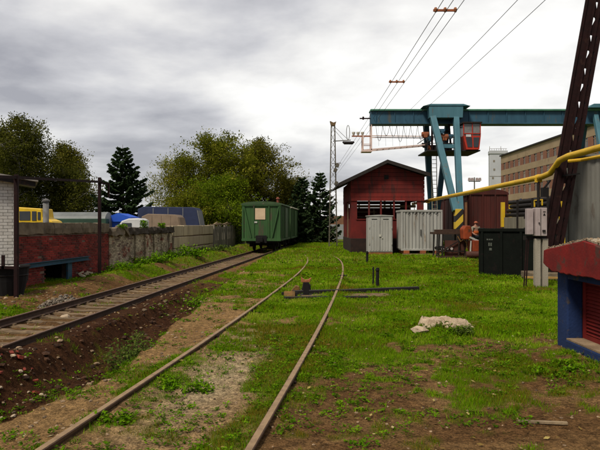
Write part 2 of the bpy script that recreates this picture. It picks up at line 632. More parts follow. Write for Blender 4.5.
def bank_x(y):
    y = np.asarray(y, dtype=float)
    return -2.3 - 0.2 * np.clip(7 - y, 0, 8) + 0.45 * (fbm(y * .45, y * 0 + 3.3, 5, 3) - .5) + 0.02 * np.clip(y - 20, 0, 30)


def height(x, y):
    x = np.asarray(x, dtype=float)
    y = np.asarray(y, dtype=float)
    xl, xr, xe = left_c(y) - 1.55, left_c(y) + 1.28, bank_x(y)
    xe = np.maximum(xe, xr + .5)
    far = sst(60, 90, y)
    ob = np.abs(x - left_c(y))
    bed = -0.30 - .097 * (1 - sst(.70, .84, ob)) - .10 * sst(1.1, 1.5, ob) * (x < left_c(y))
    zb = bed - 0.72 * (1 - sst(11, 25, y)) + .10 * (fbm(x * .9, y * .9, 31, 3) - .5)
    t = (x - xr) / (xe - xr)
    tb_e = .89 + .03 * (fbm(y * 2.2, y * 0 + 1.7, 71, 3) - .5)
    zd = np.where(t < tb_e, bed + (zb - bed) * (.55 * np.clip(t / .88, 0, 1) + .45 * sst(0, .26, t)), zb + (0 - zb) * sst(0, 1, (t - tb_e) / (1 - tb_e)))
    zr = np.zeros_like(x)
    verge = -.40 + .14 * sst(0, .9, xl - x)
    mid = (left_c(y) - 1.5 + wall_x(y)) / 2
    verge = verge + .30 * np.exp(-((x - mid - .3) / .8) ** 2) * sst(17, 24, y) * (0.4 + fbm(x * .7, y * .4, 8, 3))
    z = np.where(x > xe, zr, np.where(x > xr, zd, np.where(x > xl, bed, verge)))
    rough = np.where((x > xl) & (x < xr), .45, np.where((x > xr) & (x < xe), 2.6, 1.0))
    z = z + rough * (.075 * (fbm(x * .8, y * .8, 2, 4) - .5) + .034 * (fbm(x * 4, y * 4, 4, 4) - .5))
    # brick rubble tipped against the end of the sleepers
    z = z + .40 * np.exp(-(((x + 5.0) / .75) ** 2 + ((y - 8.5) / .9) ** 2))
    z = z + .19 * np.exp(-(((x - 4.5) / 1.2) ** 2 + ((y - 7.5) / 1.5) ** 2))
    sn = np.abs(np.abs(x - near_c(y)) - .8)
    z = z + .05 * np.exp(-(sn / .32) ** 2) * (1 - sst(24, 32, y)) - .012 * np.exp(-(sn / .06) ** 2)
    z = z + .10 * np.exp(-(((x - 2.45) / .6) ** 2 + ((y - 10.0) / .45) ** 2))
    return z * (1 - far) + far * (-.1)


def zone(x, y):
    """grass cover 0..1 and soil colour"""
    x = np.asarray(x, dtype=float)
    y = np.asarray(y, dtype=float)
    a = .42 * fbm(x * .55, y * .55, 40, 3) + .36 * fbm(x * 2.1, y * 2.1, 44, 4) + .22 * fbm(x * 7, y * 7, 48, 2)
    u = .5 * (1 + np.tanh((a - .5) / .095))
    s = x - near_c(y)
    xe = bank_x(y)
    xr, xl = left_c(y) + 1.28, left_c(y) - 1.5
    # cover wanted in each zone
    right = np.interp(y, [4, 5.5, 7.5, 9.5, 13, 18, 25], [.15, .21, .38, .70, .93, .98, 1.0])
    right = right - .55 * np.exp(-((x - 2.3) / 1.0) ** 2 - ((y - 8.6) / .75) ** 2) - .2 * sst(2.6, 4.0, x) * (1 - sst(7, 10, y))
    inner = np.interp(y, [4, 6, 8.3, 9.5, 12, 20], [.42, .30, .30, .80, .92, 1.0])
    inner = inner + .65 * sst(.15, .55, s) - .3 * np.exp(-((s + .2) / .3) ** 2 - ((y - 9.6) / .35) ** 2)
    inner = inner - .35 * np.exp(-((s + .1) / .45) ** 2 - ((y - 7.2) / 1.1) ** 2)
    path = np.interp(y, [4, 8, 11, 14, 18, 24, 30], [.05, .03, .04, .32, .66, .85, 1.0])
    path = path + .5 * np.exp(-((s + .86) / .12) ** 2) * (fbm(y * .8, y * 0 + 9.1, 77, 3) > .45)
    ditch = np.interp(y, [4, 9, 13, 20, 30, 38], [.01, .02, .04, .22, .55, .9])
    ditch = ditch + .5 * np.exp(-((x + 2.75) / .3) ** 2 - ((y - 9.4) / .6) ** 2) + .8 * np.exp(-((x + 2.6) / .35) ** 2 - ((y - 13.3) / 1.0) ** 2)
    bed = np.interp(y, [4, 30, 46, 60], [.01, .03, .25, .6])
    verge = np.interp(y, [8, 14, 20, 26, 34, 45], [.30, .36, .50, .70, .80, .85])
    c = np.where(s > .76, right, np.where(s > -.76, inner, np.where(x > xe, path, np.where(x > xr, ditch, np.where(x > xl, bed, verge)))))
    g = sst(-.16, .26, np.clip(c, 0, 1.1) - (1 - u) * .999)
    g = np.where(y > 60, 1.0, g)
    # soil: tan path, dark cutting, brown field
    n = fbm(x * 1.3, y * 1.3, 60, 4)
    n2 = fbm(x * 6, y * 6, 64, 3)
    tan = np.array([.225, .135, .056])
    brown = np.array([.105, .054, .021])
    dark = np.array([.040, .0165, .0075])
    grav = np.array([.33, .25, .145])
    wt = np.where(s > .76, .26, np.where(s > -.76, .85, np.where(x > xe, .85, np.where(x > xr, 0.02, np.where(x > xl, .30, .12)))))
    wt = np.clip(wt + (n - .5) * 1.2 + (n2 - .5) * .6, 0, 1)
    wg = np.clip(np.exp(-((s + .1) / .5) ** 2 - ((y - 7.0) / 1.9) ** 2) * 1.1 * (.4 + n2), 0, 1)
    wg = np.maximum(wg, np.clip(np.exp(-((s + .15) / .4) ** 2 - ((y - 9.6) / .5) ** 2), 0, 1) * .9)
    wd = np.where((x > xr - .5) & (x < xe - .08), 1.0, np.where((x > xl) & (x < xr), .35, 0)) * (1 - sst(16, 30, y))
    wd = np.clip(wd + (n - .5) * .8, 0, 1) * np.where(x > xe, .25, 1)
    c3 = brown[None] * (1 - wt[..., None]) + tan[None] * wt[..., None]
    c3 = c3 * (1 - wg[..., None]) + grav[None] * wg[..., None]
    c3 = c3 * (1 - wd[..., None]) + dark[None] * wd[..., None]
    return g, c3


# ------------------------------------------------------------------ ground sheet
def spaced(segs):
    o = []
    for a, b, n in segs:
        o.append(np.linspace(a, b, n, endpoint=False))
    return np.concatenate(o + [[segs[-1][1]]])


gx = spaced([(-2500, -200, 12), (-200, -40, 20), (-40, -13, 36), (-13, -8, 40), (-8, 5.5, 190), (5.5, 12, 50), (12, 40, 40), (40, 200, 20), (200, 2500, 12)])
gy = spaced([(-60, 0, 12), (0, 3.5, 20), (3.5, 14, 165), (14, 26, 110), (26, 60, 130), (60, 200, 50), (200, 5000, 20)])
GX, GY = np.meshgrid(gx, gy)
fx, fy = GX.ravel(), GY.ravel()
GZ = height(fx, fy)
gg, gs = zone(fx, fy)
nx_, ny_ = len(gx), len(gy)
ii = np.arange((nx_ - 1) * (ny_ - 1))
r_, c_ = ii // (nx_ - 1), ii % (nx_ - 1)
q0 = r_ * nx_ + c_
gme = mesh_np('ground', np.stack([fx, fy, GZ], 1), np.stack([q0, q0 + 1, q0 + nx_ + 1, q0 + nx_], 1), {'cover': gg}, smooth=True)
ca = gme.attributes.new('soil', 'FLOAT_COLOR', 'POINT')
ca.data.foreach_set('color', np.concatenate([gs, np.ones((len(gs), 1))], 1).astype(np.float32).ravel())


def ground_mat():
    m = bpy.data.materials.new('earth_and_turf')
    m.use_nodes = True
    t = m.node_tree
    N, L = t.nodes.new, t.links.new
    p = t.nodes['Principled BSDF']
    p.inputs['Roughness'].default_value = 1.0
    p.inputs['Specular IOR Level'].default_value = 0.05
    g = N('ShaderNodeNewGeometry')
    a = N('ShaderNodeAttribute')
    a.attribute_name = 'soil'
    cv = N('ShaderNodeAttribute')
    cv.attribute_name = 'cover'
    n1 = N('ShaderNodeTexNoise')
    n1.inputs['Scale'].default_value = 9
    n1.inputs['Detail'].default_value = 10
    n1.inputs['Roughness'].default_value = .72
    L(g.outputs['Position'], n1.inputs['Vector'])
    r1 = N('ShaderNodeMapRange')
    r1.inputs['From Min'].default_value = .3
    r1.inputs['From Max'].default_value = .7
    r1.inputs['To Min'].default_value = .32
    r1.inputs['To Max'].default_value = 1.75
    L(n1.outputs['Fac'], r1.inputs[0])
    v1 = N('ShaderNodeVectorMath')
    v1.operation = 'SCALE'
    L(a.outputs['Color'], v1.inputs[0])
    L(r1.outputs[0], v1.inputs['Scale'])
    vo = N('ShaderNodeTexVoronoi')
    vo.inputs['Scale'].default_value = 75
    L(g.outputs['Position'], vo.inputs['Vector'])
    sv_ = N('ShaderNodeSeparateColor')
    L(vo.outputs['Color'], sv_.inputs[0])
    rv_ = N('ShaderNodeMapRange')
    rv_.inputs['To Min'].default_value = .55
    rv_.inputs['To Max'].default_value = 1.6
    L(sv_.outputs[0], rv_.inputs[0])
    v2 = N('ShaderNodeVectorMath')
    v2.operation = 'SCALE'
    L(v1.outputs[0], v2.inputs[0])
    L(rv_.outputs[0], v2.inputs['Scale'])
    n2 = N('ShaderNodeTexNoise')
    n2.inputs['Scale'].default_value = 3.2
    n2.inputs['Detail'].default_value = 8
    n2.inputs['Roughness'].default_value = .65
    L(g.outputs['Position'], n2.inputs['Vector'])
    cr = N('ShaderNodeValToRGB')
    cr.color_ramp.elements[0].position = .3
    cr.color_ramp.elements[1].position = .72
    cr.color_ramp.elements[0].color = (.044, .072, .002, 1)
    cr.color_ramp.elements[1].color = (.122, .19, .005, 1)
    L(n2.outputs['Fac'], cr.inputs[0])
    mp = N('ShaderNodeMath')
    mp.operation = 'MULTIPLY'
    mp.inputs[1].default_value = .80
    L(cv.outputs['Fac'], mp.inputs[0])
    mx = N('ShaderNodeMixRGB')
    L(mp.outputs[0], mx.inputs[0])
    L(v2.outputs[0], mx.inputs[1])
    L(cr.outputs[0], mx.inputs[2])
    L(mx.outputs[0], p.inputs['Base Color'])
    n3 = N('ShaderNodeTexNoise')
    n3.inputs['Scale'].default_value = 26
    n3.inputs['Detail'].default_value = 8
    n3.inputs['Roughness'].default_value = .7
    L(g.outputs['Position'], n3.inputs['Vector'])
    bp = N('ShaderNodeBump')
    bp.inputs['Strength'].default_value = 1.0
    bp.inputs['Distance'].default_value = .045
    L(n3.outputs['Fac'], bp.inputs['Height'])
    L(bp.outputs[0], p.inputs['Normal'])
    return m


tag(link('ground', gme, ground_mat()), kind='structure')


def gz(x, y):
    return float(height(np.array([x]), np.array([y]))[0])


# ------------------------------------------------------------------ the two tracks
PROF = [(-.066, 0), (.066, 0), (.066, .014), (.014, .034), (.010, .115), (.034, .128), (.036, .152), (.028, .160), (-.028, .160),
        (-.036, .152), (-.034, .128), (-.010, .115), (-.014, .034), (-.066, .014)]


def off_line(fc, y0, y1, step, off, zf):
    ys = np.arange(y0, y1 + 1e-6, step)
    xs = fc(ys)
    d = np.stack([np.gradient(xs, ys), np.ones_like(ys)], 1)
    d /= np.linalg.norm(d, axis=1)[:, None]
    return [(x + dd[1] * off, y - dd[0] * off, zf(y)) for x, y, dd in zip(xs, ys, d)]


tr = root('railway_track', (left_c(12).item(), 12, -.4), 'rusty raised railway track on pale concrete sleepers leading to the green wagons', 'railway track')
for sgn in (-1, 1):
    part('rail', B().sweep(PROF, off_line(left_c, 2.0, 84, 2.0, sgn * .795, lambda y: -.34)), railb_m, tr)
ang = -math.atan(.08)
sl_b = B()
for x0, x1, z0, z1 in ((-1.35, -.45, .0, .02), (.45, 1.35, .0, .02)):
    sl_b.prism([(x0, -.16), (x1, -.16), (x1, .0 if x1 > 0 else -.022), (x1 - (.1 if x1 > 0 else 0), .0 if x1 > 0 else -.022), (x0 + (.1 if x0 < 0 else 0), .0 if x0 < 0 else -.022), (x0, .0 if x0 < 0 else -.022)], -.13, .13)
sl_b = B()
sl_b.prism([(-1.36, -.16), (1.36, -.16), (1.36, -.02), (1.30, 0), (.52, 0), (.40, -.03), (-.40, -.03), (-.52, 0), (-1.30, 0), (-1.36, -.02)], -.135, .135)
for sx in (-.795, .795):
    for s2 in (-1, 1):
        sl_b.box(sx + s2 * .10 - .028, sx + s2 * .10 + .028, -.05, .05, -.005, .035)
sl_me = None
for i, y in enumerate(np.arange(6.0, 46, .60)):
    x = float(left_c(y))
    if sl_me is None:
        o = part('sleeper', sl_b, sleeper_m)
        sl_me = o.data
    else:
        o = link('sleeper', sl_me)
    o.parent = tr
    o.location = (x - tr.location.x, y - 12, -.343 + .4 + rnd.uniform(-.014, .006))
    o.rotation_euler = (rnd.uniform(-.02, .02), rnd.uniform(-.006, .006), ang + rnd.uniform(-.03, .03))

sd = root('railway_siding', (float(near_c(8)), 8, 0), 'near siding with two worn rails sunk in grass curving left', 'railway track')


def near_z(y):
    return -.06 - .09 * float(sst(27, 35, y))


for sgn in (-1, 1):
    rl = part('rail', B().sweep(PROF, off_line(near_c, -4, 36, .8, sgn * .796, near_z)), rail_m, sd)
for sgn, yj in ((-1, 9.6), (1, 12.6), (-1, 22.0), (1, 21.5), (1, 6.9)):
    xj = float(near_c(yj))
    dx = float(near_c(yj + .1) - near_c(yj)) / .1
    fb = B()
    c = Vector((xj + sgn * .796, yj, .035))
    u = Vector((dx, 1, 0)).normalized()
    n_ = Vector((u.y, -u.x, 0))
    for s2 in (-1, 1):
        fb.bar(c - u * .38 + n_ * s2 * .025, c + u * .38 + n_ * s2 * .025, .022, .075)
        for k in (-.28, -.1, .1, .28):
            fb.tube(c + u * k + n_ * s2 * .03, c + u * k + n_ * s2 * .06, .017, n=6)
    part('fishplate', fb, railb_m, sd)

# crossing pit with its two sunk steel beams, stops and lever
pit = root('crossing_beams', (1.5, 15, 0), 'two dark sunken steel beams with earth between, crossing under the near siding', 'steel beams')
u_ = Vector((1, .13, 0)).normalized()


def crossp(px_, d, z):
    return ((px_ - 300) / 583 * d, d, z)


part('beam', B().bar(crossp(293, 15.2, .05), crossp(340, 15.5, .05), .16, .12).bar(crossp(340, 15.5, .05), crossp(418, 16.3, .045), .16, .11), darkmetal_m, pit, bev=.01)
part('beam', B().bar(crossp(284, 14.1, .045), crossp(327, 14.2, .045), .10, .09).bar(crossp(327, 14.2, .045), crossp(368, 14.4, .03), .10, .08), darkmetal_m, pit, bev=.01)
part('plate', B().bar(crossp(302, 14.65, .028), crossp(390, 15.0, .022), .62, .03), M('dusty_plate', (.20, .12, .065), (.10, .06, .035), 3, .95, 0, .5, 20), pit)
wx = root('wheel_chock', crossp(289.5, 14.6, 0.03), 'ochre wedge chock lying beside the left rail of the siding', 'wheel chock', group='chocks by the crossing')
bx, by = wx.location.x, wx.location.y
oc_m = M('ochre_chock', (.20, .10, .02), (.08, .045, .015), 9, .8, 0, .4)
part('wedge', B().prism([(by - .13, .03), (by + .13, .03), (by + .10, .08), (by, .17), (by - .11, .08)], bx - .14, bx + .14, 'x'), oc_m, wx, bev=.015)
part('rib', B().box(bx - .2, bx + .2, by - .02, by + .02, .03, .14), darkmetal_m, wx)
w2 = root('wheel_chock', crossp(296.5, 15.7, 0.06), 'rusty ochre wedge chock with a black block behind it, beside the lever', 'wheel chock', group='chocks by the crossing')
bx, by = w2.location.x, w2.location.y
part('wedge', B().prism([(bx - .16, .04), (bx + .10, .04), (bx + .07, .17), (bx - .02, .20)], by - .12, by + .12), oc_m, w2, bev=.015)
part('block', B().prism([(bx + .13, .02), (bx + .38, .02), (bx + .38, .2), (bx + .3, .3), (bx + .18, .27)], by - .15, by + .12), black_m, w2, bev=.02)
lv = root('switch_lever', crossp(306, 14.9, 0), 'short black switch stand with a rusty forked head beside the crossing', 'switch stand')
bx, by = lv.location.x, lv.location.y
part('stand', B().box(bx - .075, bx + .075, by - .07, by + .07, -.05, .36), black_m, lv, bev=.012)
part('foot', B().box(bx - .14, bx + .14, by - .12, by + .12, 0, .05), darkmetal_m, lv)
fk_m = M('forked_head_rust', (.36, .13, .05), (.18, .07, .03), 12, .8, 0, .3)
part('head', B().prism([(bx - .12, .36), (bx + .10, .36), (bx + .14, .48), (bx + .05, .43), (bx - .03, .42), (bx - .13, .50)], by - .06, by + .06), fk_m, lv, bev=.01)


# ------------------------------------------------------------------ grass, weeds, stones
def blades(px_, py_, h, w, r, lean=.5):
    n = len(px_)
    z = height(px_, py_)
    an = r.uniform(0, 2 * np.pi, n)
    la = r.uniform(0, 2 * np.pi, n)
    ll = h * lean * r.uniform(.1, 1, n)
    dx, dy = np.cos(an) * w, np.sin(an) * w
    V = np.empty((n, 3, 3), np.float32)
    V[:, 0] = np.stack([px_ - dx, py_ - dy, z - .008], 1)
    V[:, 1] = np.stack([px_ + dx, py_ + dy, z - .008], 1)
    V[:, 2] = np.stack([px_ + np.cos(la) * ll, py_ + np.sin(la) * ll, z + h], 1)
    return V.reshape(-1, 3), np.arange(3 * n).reshape(-1, 3)


def scatter(n, d0, d1, r, marg=2.0):
    d = np.sqrt(r.uniform(d0 * d0, d1 * d1, n))
    x = r.uniform(-1, 1, n) * (.56 * d + marg)
    return x, d


g_r = np.random.default_rng(77)
Vs, Fs, Ts, off = [], [], [], 0
for n, d0, d1, h0, h1, w in ((330000, 3.4, 8.5, .018, .055, .0036), (330000, 8.5, 15, .025, .07, .006), (260000, 15, 27, .035, .085, .011), (150000, 27, 60, .05, .12, .022)):
    x, y = scatter(n, d0, d1, g_r)
    g, _ = zone(x, y)
    s = x - near_c(y)
    clump = .35 + 1.1 * fbm(x * 3.3, y * 3.3, 90, 3) ** 1.0
    keep = g_r.uniform(0, 1, n) < g * clump
    keep &= ~((np.abs(np.abs(s) - .796) < .05) & (y < 26))
    x, y, s = x[keep], y[keep], s[keep]
    nn = len(x)
    h = g_r.uniform(h0, h1, nn) * (.55 + 1.0 * fbm(x * 1.2, y * 1.2, 95, 3))
    near_rail = np.exp(-((np.abs(s) - .90) / .10) ** 2)
    h = h * (1 + .35 * near_rail)
    v, f = blades(x, y, h, w * g_r.uniform(.6, 1.4, nn), g_r, .9)
    t = np.clip(.47 + 1.7 * (fbm(x * .8, y * .8, 97, 4) - .5) + g_r.normal(0, .19, nn), 0, 1)
    t = np.where(g_r.uniform(0, 1, nn) < .07, g_r.uniform(0, .08, nn), t)
    Vs.append(v)
    Fs.append(f + off)
    Ts.append(np.repeat(t, 3))
    off += len(v)
turf_m = leaf_mat('turf', [(.19, .14, .015), (.078, .150, .002), (.118, .245, .003), (.185, .33, .005), (.29, .35, .03)], .30)
tag(link('grass', mesh_np('grass', np.concatenate(Vs), np.concatenate(Fs), {'tone': np.concatenate(Ts)}), turf_m),
    'short green turf covering the yard around the siding', 'grass', kind='stuff')


def rosettes(cx, cy, rad, nl, size, r, rise=.6, hgt=None):
    """flat leafy weeds: each a fan of small leaves"""
    n = len(cx)
    z = height(cx, cy)
    k = nl
    a = r.uniform(0, 2 * np.pi, (n, k))
    rr_ = rad[:, None] * np.sqrt(r.uniform(.05, 1, (n, k)))
    hz = (r.uniform(.1, 1, (n, k)) * (rad[:, None] * rise if hgt is None else hgt[:, None]))
    px_ = (cx[:, None] + np.cos(a) * rr_).ravel()
    py_ = (cy[:, None] + np.sin(a) * rr_).ravel()
    pz_ = (z[:, None] + hz).ravel() + .006
    m = n * k
    aa = a.ravel() + r.normal(0, .5, m)
    tl = r.uniform(-.2, .7, m)
    L_ = size * r.uniform(.6, 1.4, m)
    W_ = L_ * r.uniform(.25, .45, m)
    d = np.stack([np.cos(aa) * np.cos(tl), np.sin(aa) * np.cos(tl), np.sin(tl)], 1)
    sd_ = np.stack([-np.sin(aa), np.cos(aa), r.normal(0, .3, m)], 1)
    p = np.stack([px_, py_, pz_], 1)
    V = np.stack([p - d * L_[:, None] * .5, p + sd_ * W_[:, None], p + d * L_[:, None] * .5, p - sd_ * W_[:, None]], 1)
    return V.reshape(-1, 3), np.arange(4 * m).reshape(-1, 4), m


Vs, Fs, Ts, off = [], [], [], 0
for n, d0, d1, rad, k, size in ((9000, 3.4, 9, .05, 14, .026), (5600, 9, 17, .08, 12, .045), (3000, 17, 30, .13, 12, .08)):
    x, y = scatter(n, d0, d1, g_r)
    g, _ = zone(x, y)
    s = x - near_c(y)
    pr = (.32 + .45 * g) * (fbm(x * 1.1, y * 1.1, 120, 3) > .47)
    pr = np.where((x < left_c(y) + 1.3) & (x > left_c(y) - 1.5), .015, pr)
    keep = (g_r.uniform(0, 1, n) < pr) & (np.abs(np.abs(s) - .796) > .06)
    x, y = x[keep], y[keep]
    v, f, m = rosettes(x, y, rad * g_r.uniform(.6, 1.6, len(x)), k, size, g_r)
    Vs.append(v)
    Fs.append(f + off)
    off += len(v)
    Ts.append(np.repeat(np.clip(np.repeat(g_r.uniform(.1, .9, len(x)), k) + g_r.normal(0, .12, m), 0, 1), 4))
weed_m = leaf_mat('weed_leaves', [(.024, .05, .003), (.05, .12, .004), (.095, .20, .005), (.16, .28, .010)], .3)
tag(link('ground_weeds', mesh_np('ground_weeds', np.concatenate(Vs), np.concatenate(Fs), {'tone': np.concatenate(Ts)}), weed_m),
    'low broad-leaved weeds scattered through turf and bare soil', 'weeds', kind='stuff')


def weed_clump(name, x, y, rad, hgt, n, size, label, mat, seed, droop=.3, cat='weeds'):
    """a clump of stems and leaves, one thing: stems, foliage"""
    r = np.random.default_rng(seed)
    z0 = gz(x, y)
    o = root(name, (x, y, z0), label, cat)
    st = B()
    tips = []
    ns = max(9, int(n / 60))
    for i in range(ns):
        a = r.uniform(0, 6.28)
        q = rad * math.sqrt(r.uniform(0, 1))
        p0 = Vector((x + .5 * q * math.cos(a), y + .5 * q * math.sin(a), 0))
        p0.z = gz(p0.x, p0.y) - .02
        hh = hgt * r.uniform(.5, 1.0) * (1 - .4 * q / rad)
        p1 = p0 + Vector((.5 * q * math.cos(a), .5 * q * math.sin(a), hh))
        st.path([p0, p0.lerp(p1, .5) + Vector((0, 0, hh * .1)), p1], [.006, .005, .002], 4)
        tips.append((p0, p1))
    part('stems', st, MATS['stem'], o)
    idx = r.integers(0, ns, n)
    t = r.uniform(.15, 1.05, n)
    P0 = np.array([tips[i][0] for i in idx])
    P1 = np.array([tips[i][1] for i in idx])
    p = P0 * (1 - t[:, None]) + P1 * t[:, None] + r.normal(0, rad * .14, (n, 3)) * np.array([1, 1, .5])
    p[:, 2] = np.maximum(p[:, 2], height(p[:, 0], p[:, 1]) + .01)
    a = r.uniform(0, 6.28, n)
    tl = r.uniform(-.5, .9, n)
    d = np.stack([np.cos(a) * np.cos(tl), np.sin(a) * np.cos(tl), np.sin(tl)], 1)
    sd_ = np.stack([-np.sin(a), np.cos(a), r.normal(0, .4, n)], 1)
    L_ = (size * r.uniform(.6, 1.4, n))[:, None]
    V = np.stack([p - d * L_ * .5, p + sd_ * L_ * .24, p + d * L_ * .5, p - sd_ * L_ * .24], 1).reshape(-1, 3) - np.array([x, y, z0])
    tone = np.repeat(np.clip(.2 + .6 * t + r.normal(0, .15, n), 0, 1), 4)
    link('foliage', mesh_np('foliage', V, np.arange(4 * n).reshape(-1, 4), {'tone': tone}), mat, o)
    return o


M('stem', (.07, .09, .03), (.05, .05, .02), 8, .9)
dullweed_m = leaf_mat('dull_weed', [(.022, .034, .008), (.045, .07, .012), (.07, .11, .018), (.12, .16, .03)], .3)
CL = 'weed clumps along the cutting'
weed_clump('ditch_weeds', -2.98, 10.6, .55, .95, 3000, .06, 'tall dull green weed clump growing in the ditch', dullweed_m, 1)
weed_clump('ditch_weeds', -2.62, 13.0, .5, .60, 1300, .07, 'brighter weed clump further along the ditch edge', weed_m, 2)
weed_clump('ditch_weeds', -2.9, 17.5, .8, .35, 900, .09, 'low spread of weeds where the ditch fades out', weed_m, 12)
weed_clump('rail_weeds', -1.72, 5.35, .26, .10, 330, .045, 'small leafy weeds under the left siding rail, nearest the camera', weed_m, 3)
weed_clump('rail_weeds', -1.25, 6.45, .32, .14, 500, .045, 'leafy weeds hugging the inside of the left siding rail', weed_m, 4)
weed_clump('wall_weeds', -7.6, 25.0, .9, .45, 900, .12, 'green weeds at the foot of the wall beside the far rusty post', weed_m, 5)
weed_clump('wall_weeds', -7.3, 28.5, 1.2, .55, 1300, .13, 'bushy bright weeds below the limewashed wall', weed_m, 6)
weed_clump('wall_weeds', -6.6, 34.0, 1.3, .75, 1500, .15, 'tall weeds at the joint of the limewashed and block walls', weed_m, 7)
weed_clump('wall_weeds', -6.2, 42.0, 1.6, .5, 1200, .17, 'yellowing weeds below the cream block wall', dullweed_m, 8)
weed_clump('stone_weeds', 2.55, 9.72, .35, .16, 420, .05, 'small dark weeds in front of the pale concrete lump', dullweed_m, 9)
weed_clump('kiosk_weeds', 3.15, 7.2, .42, .12, 380, .05, 'leafy weeds on the bare soil beside the blue kiosk', weed_m, 10)

# loose stones: uncountable chips as one, the readable lumps singly
gr_ = random.Random(9)
gb = B()
gn = np.random.default_rng(9)
cd_ = np.concatenate([np.sqrt(gn.uniform(3.6 ** 2, 19 ** 2, 7000)), gn.uniform(3.6, 10, 6500)])
cx_ = gn.uniform(-1, 1, len(cd_)) * (.56 * cd_ + 1)
cs_ = cx_ - near_c(cd_)
cr_ = left_c(cd_) + 1.28
ce_ = bank_x(cd_)
pr_ = np.where(cs_ > .8, np.where(cd_ < 9, .22, .03), np.where(cs_ > -.8, np.where((cd_ > 5) & (cd_ < 9.9) & (cs_ < .35), 1.0, .1),
      np.where(cx_ > ce_, .4, np.where(cx_ > cr_, .20, np.where(cx_ > cr_ - 2.8, .35, .25)))))
hi_ = np.where(cs_ > .8, .016, np.where(cs_ > -.8, .014, np.where(cx_ > ce_, .02, np.where(cx_ > cr_, .036, np.where(cx_ > cr_ - 2.8, .03, .04)))))
ok_ = (gn.uniform(0, 1, len(cd_)) < pr_) & (np.abs(np.abs(cs_) - .796) > .05)
cz_ = height(cx_, cd_)
for x, d, z, hi in zip(cx_[ok_], cd_[ok_], cz_[ok_], hi_[ok_]):
    r0 = hi * (.22 + .9 * gr_.random() ** 2.5) * (1 + d / 30)
    gb.rock((float(x), float(d), float(z) + r0 * .25), r0, gr_, .65)
tag(part('gravel', gb, tan_m, kind='stuff'), 'loose gravel chips scattered over tracks and bare soil', 'gravel')

# crumbled earth on the face of the cutting
cl_b = B()
c_d = np.sqrt(gn.uniform(5.5 ** 2, 21 ** 2, 2600))
c_t = gn.uniform(0.0, .97, 2600)
c_x = left_c(c_d) + 1.2 + c_t * (bank_x(c_d) - left_c(c_d) - 1.2)
c_z = height(c_x, c_d)
c_k = (np.abs(c_x) < .56 * c_d + 1) & (gn.uniform(0, 1, 2600) < np.interp(c_d, [6, 11, 16, 21], [1, .75, .3, .08]))
for x, d, z in zip(c_x[c_k], c_d[c_k], c_z[c_k]):
    r0 = (.010 + .050 * gr_.random() ** 4) * (1 + d / 60)
    cl_b.rock((float(x), float(d), float(z) + r0 * .1), r0, gr_, .7)
tag(part('soil_clods', cl_b, M('clod_earth', (.062, .027, .012), (.026, .012, .006), 12, 1.0, 0, .8, 60, isl=.5), kind='stuff'), 'crumbled dark earth clods on the cutting below the raised track', 'soil')

rub_r = random.Random(21)
RUBBLE = []
brickchip_m = M('brick_rubble', (.24, .042, .024), (.11, .022, .015), 8, .95, 0, .6, 50, objv=.3)


def rubble(x, y, r0, brick, label):
    z = gz(x, y)
    b = B()
    if brick:
        a = rub_r.uniform(0, 3.1)
        m = Matrix.Rotation(a, 3, 'Z') @ Matrix.Rotation(rub_r.uniform(-.5, .5), 3, 'X') @ Matrix.Rotation(rub_r.uniform(-.4, .4), 3, 'Y')
        b.box(-r0, r0, -r0 * .55, r0 * .55, -r0 * .36, r0 * .36)
        b.v = [tuple(m @ Vector((v[0] * rub_r.uniform(.85, 1.1), v[1] * rub_r.uniform(.85, 1.1), v[2])) + Vector((x, y, z + r0 * .3))) for v in b.v]
        return thing('brick_fragment', b, brickchip_m, label, 'brick', 'rubble at the sleeper ends', bev=.008)
    b.rock((x, y, z + r0 * .3), r0, rub_r, .7)
    return thing('stone', b, stone_m, label, 'stone', 'rubble at the sleeper ends')


rubble(-4.62, 8.72, .13, True, 'largest red brick fragment on the rubble heap at the left edge')
rubble(-4.35, 9.05, .08, True, 'orange-red brick piece beside the near rail end on the rubble heap')
for i in range(18):
    a, q = rub_r.uniform(0, 6.28), rub_r.uniform(.1, .95)
    rubble(-4.45 + .75 * q * math.cos(a), 8.35 + .9 * q * math.sin(a), rub_r.uniform(.03, .055), True, 'small red brick fragment in the rubble heap at the left edge')
for i in range(24):
    a, q = rub_r.uniform(0, 6.28), rub_r.uniform(.1, 1)
    rubble(-4.35 + .8 * q * math.cos(a), 8.3 + .9 * q * math.sin(a), rub_r.uniform(.022, .05), False, 'small pale stone in the rubble heap at the left edge')
for k, (x, y, r0, lab) in enumerate([(-3.55, 7.55, .09, 'pale stone low on the cutting slope beyond the rubble heap'),
                                     (-3.2, 11.4, .085, 'white stone lying half way down the cutting slope'),
                                     (-3.05, 12.9, .08, 'white chip on the slope just below the raised rail'),
                                     (-5.6, 13.9, .10, 'grey lump beside the raised track on the wall side')]):
    b = B()
    b.rock((x, y, gz(x, y) + r0 * .3), r0, rub_r, .6)
    thing('stone', b, stone_m, lab, 'stone')
# grey gravel heap between wall and track
hp = B()
for i in range(200):
    a, q = gr_.uniform(0, 6.28), math.sqrt(gr_.random())
    x, y = -6.55 + .55 * q * math.cos(a), 15.9 + .6 * q * math.sin(a)
    hp.rock((x, y, gz(x, y) + .24 * (1 - q * q) * gr_.uniform(.5, 1)), gr_.uniform(.02, .06), gr_, .8)
hp_o = part('gravel_heap', hp, M('grey_gravel', (.20, .165, .125), (.10, .08, .06), 9, .95, 0, .4, isl=.4), kind='stuff')
tag(hp_o, 'low heap of grey gravel between the wall and the raised track', 'gravel heap')

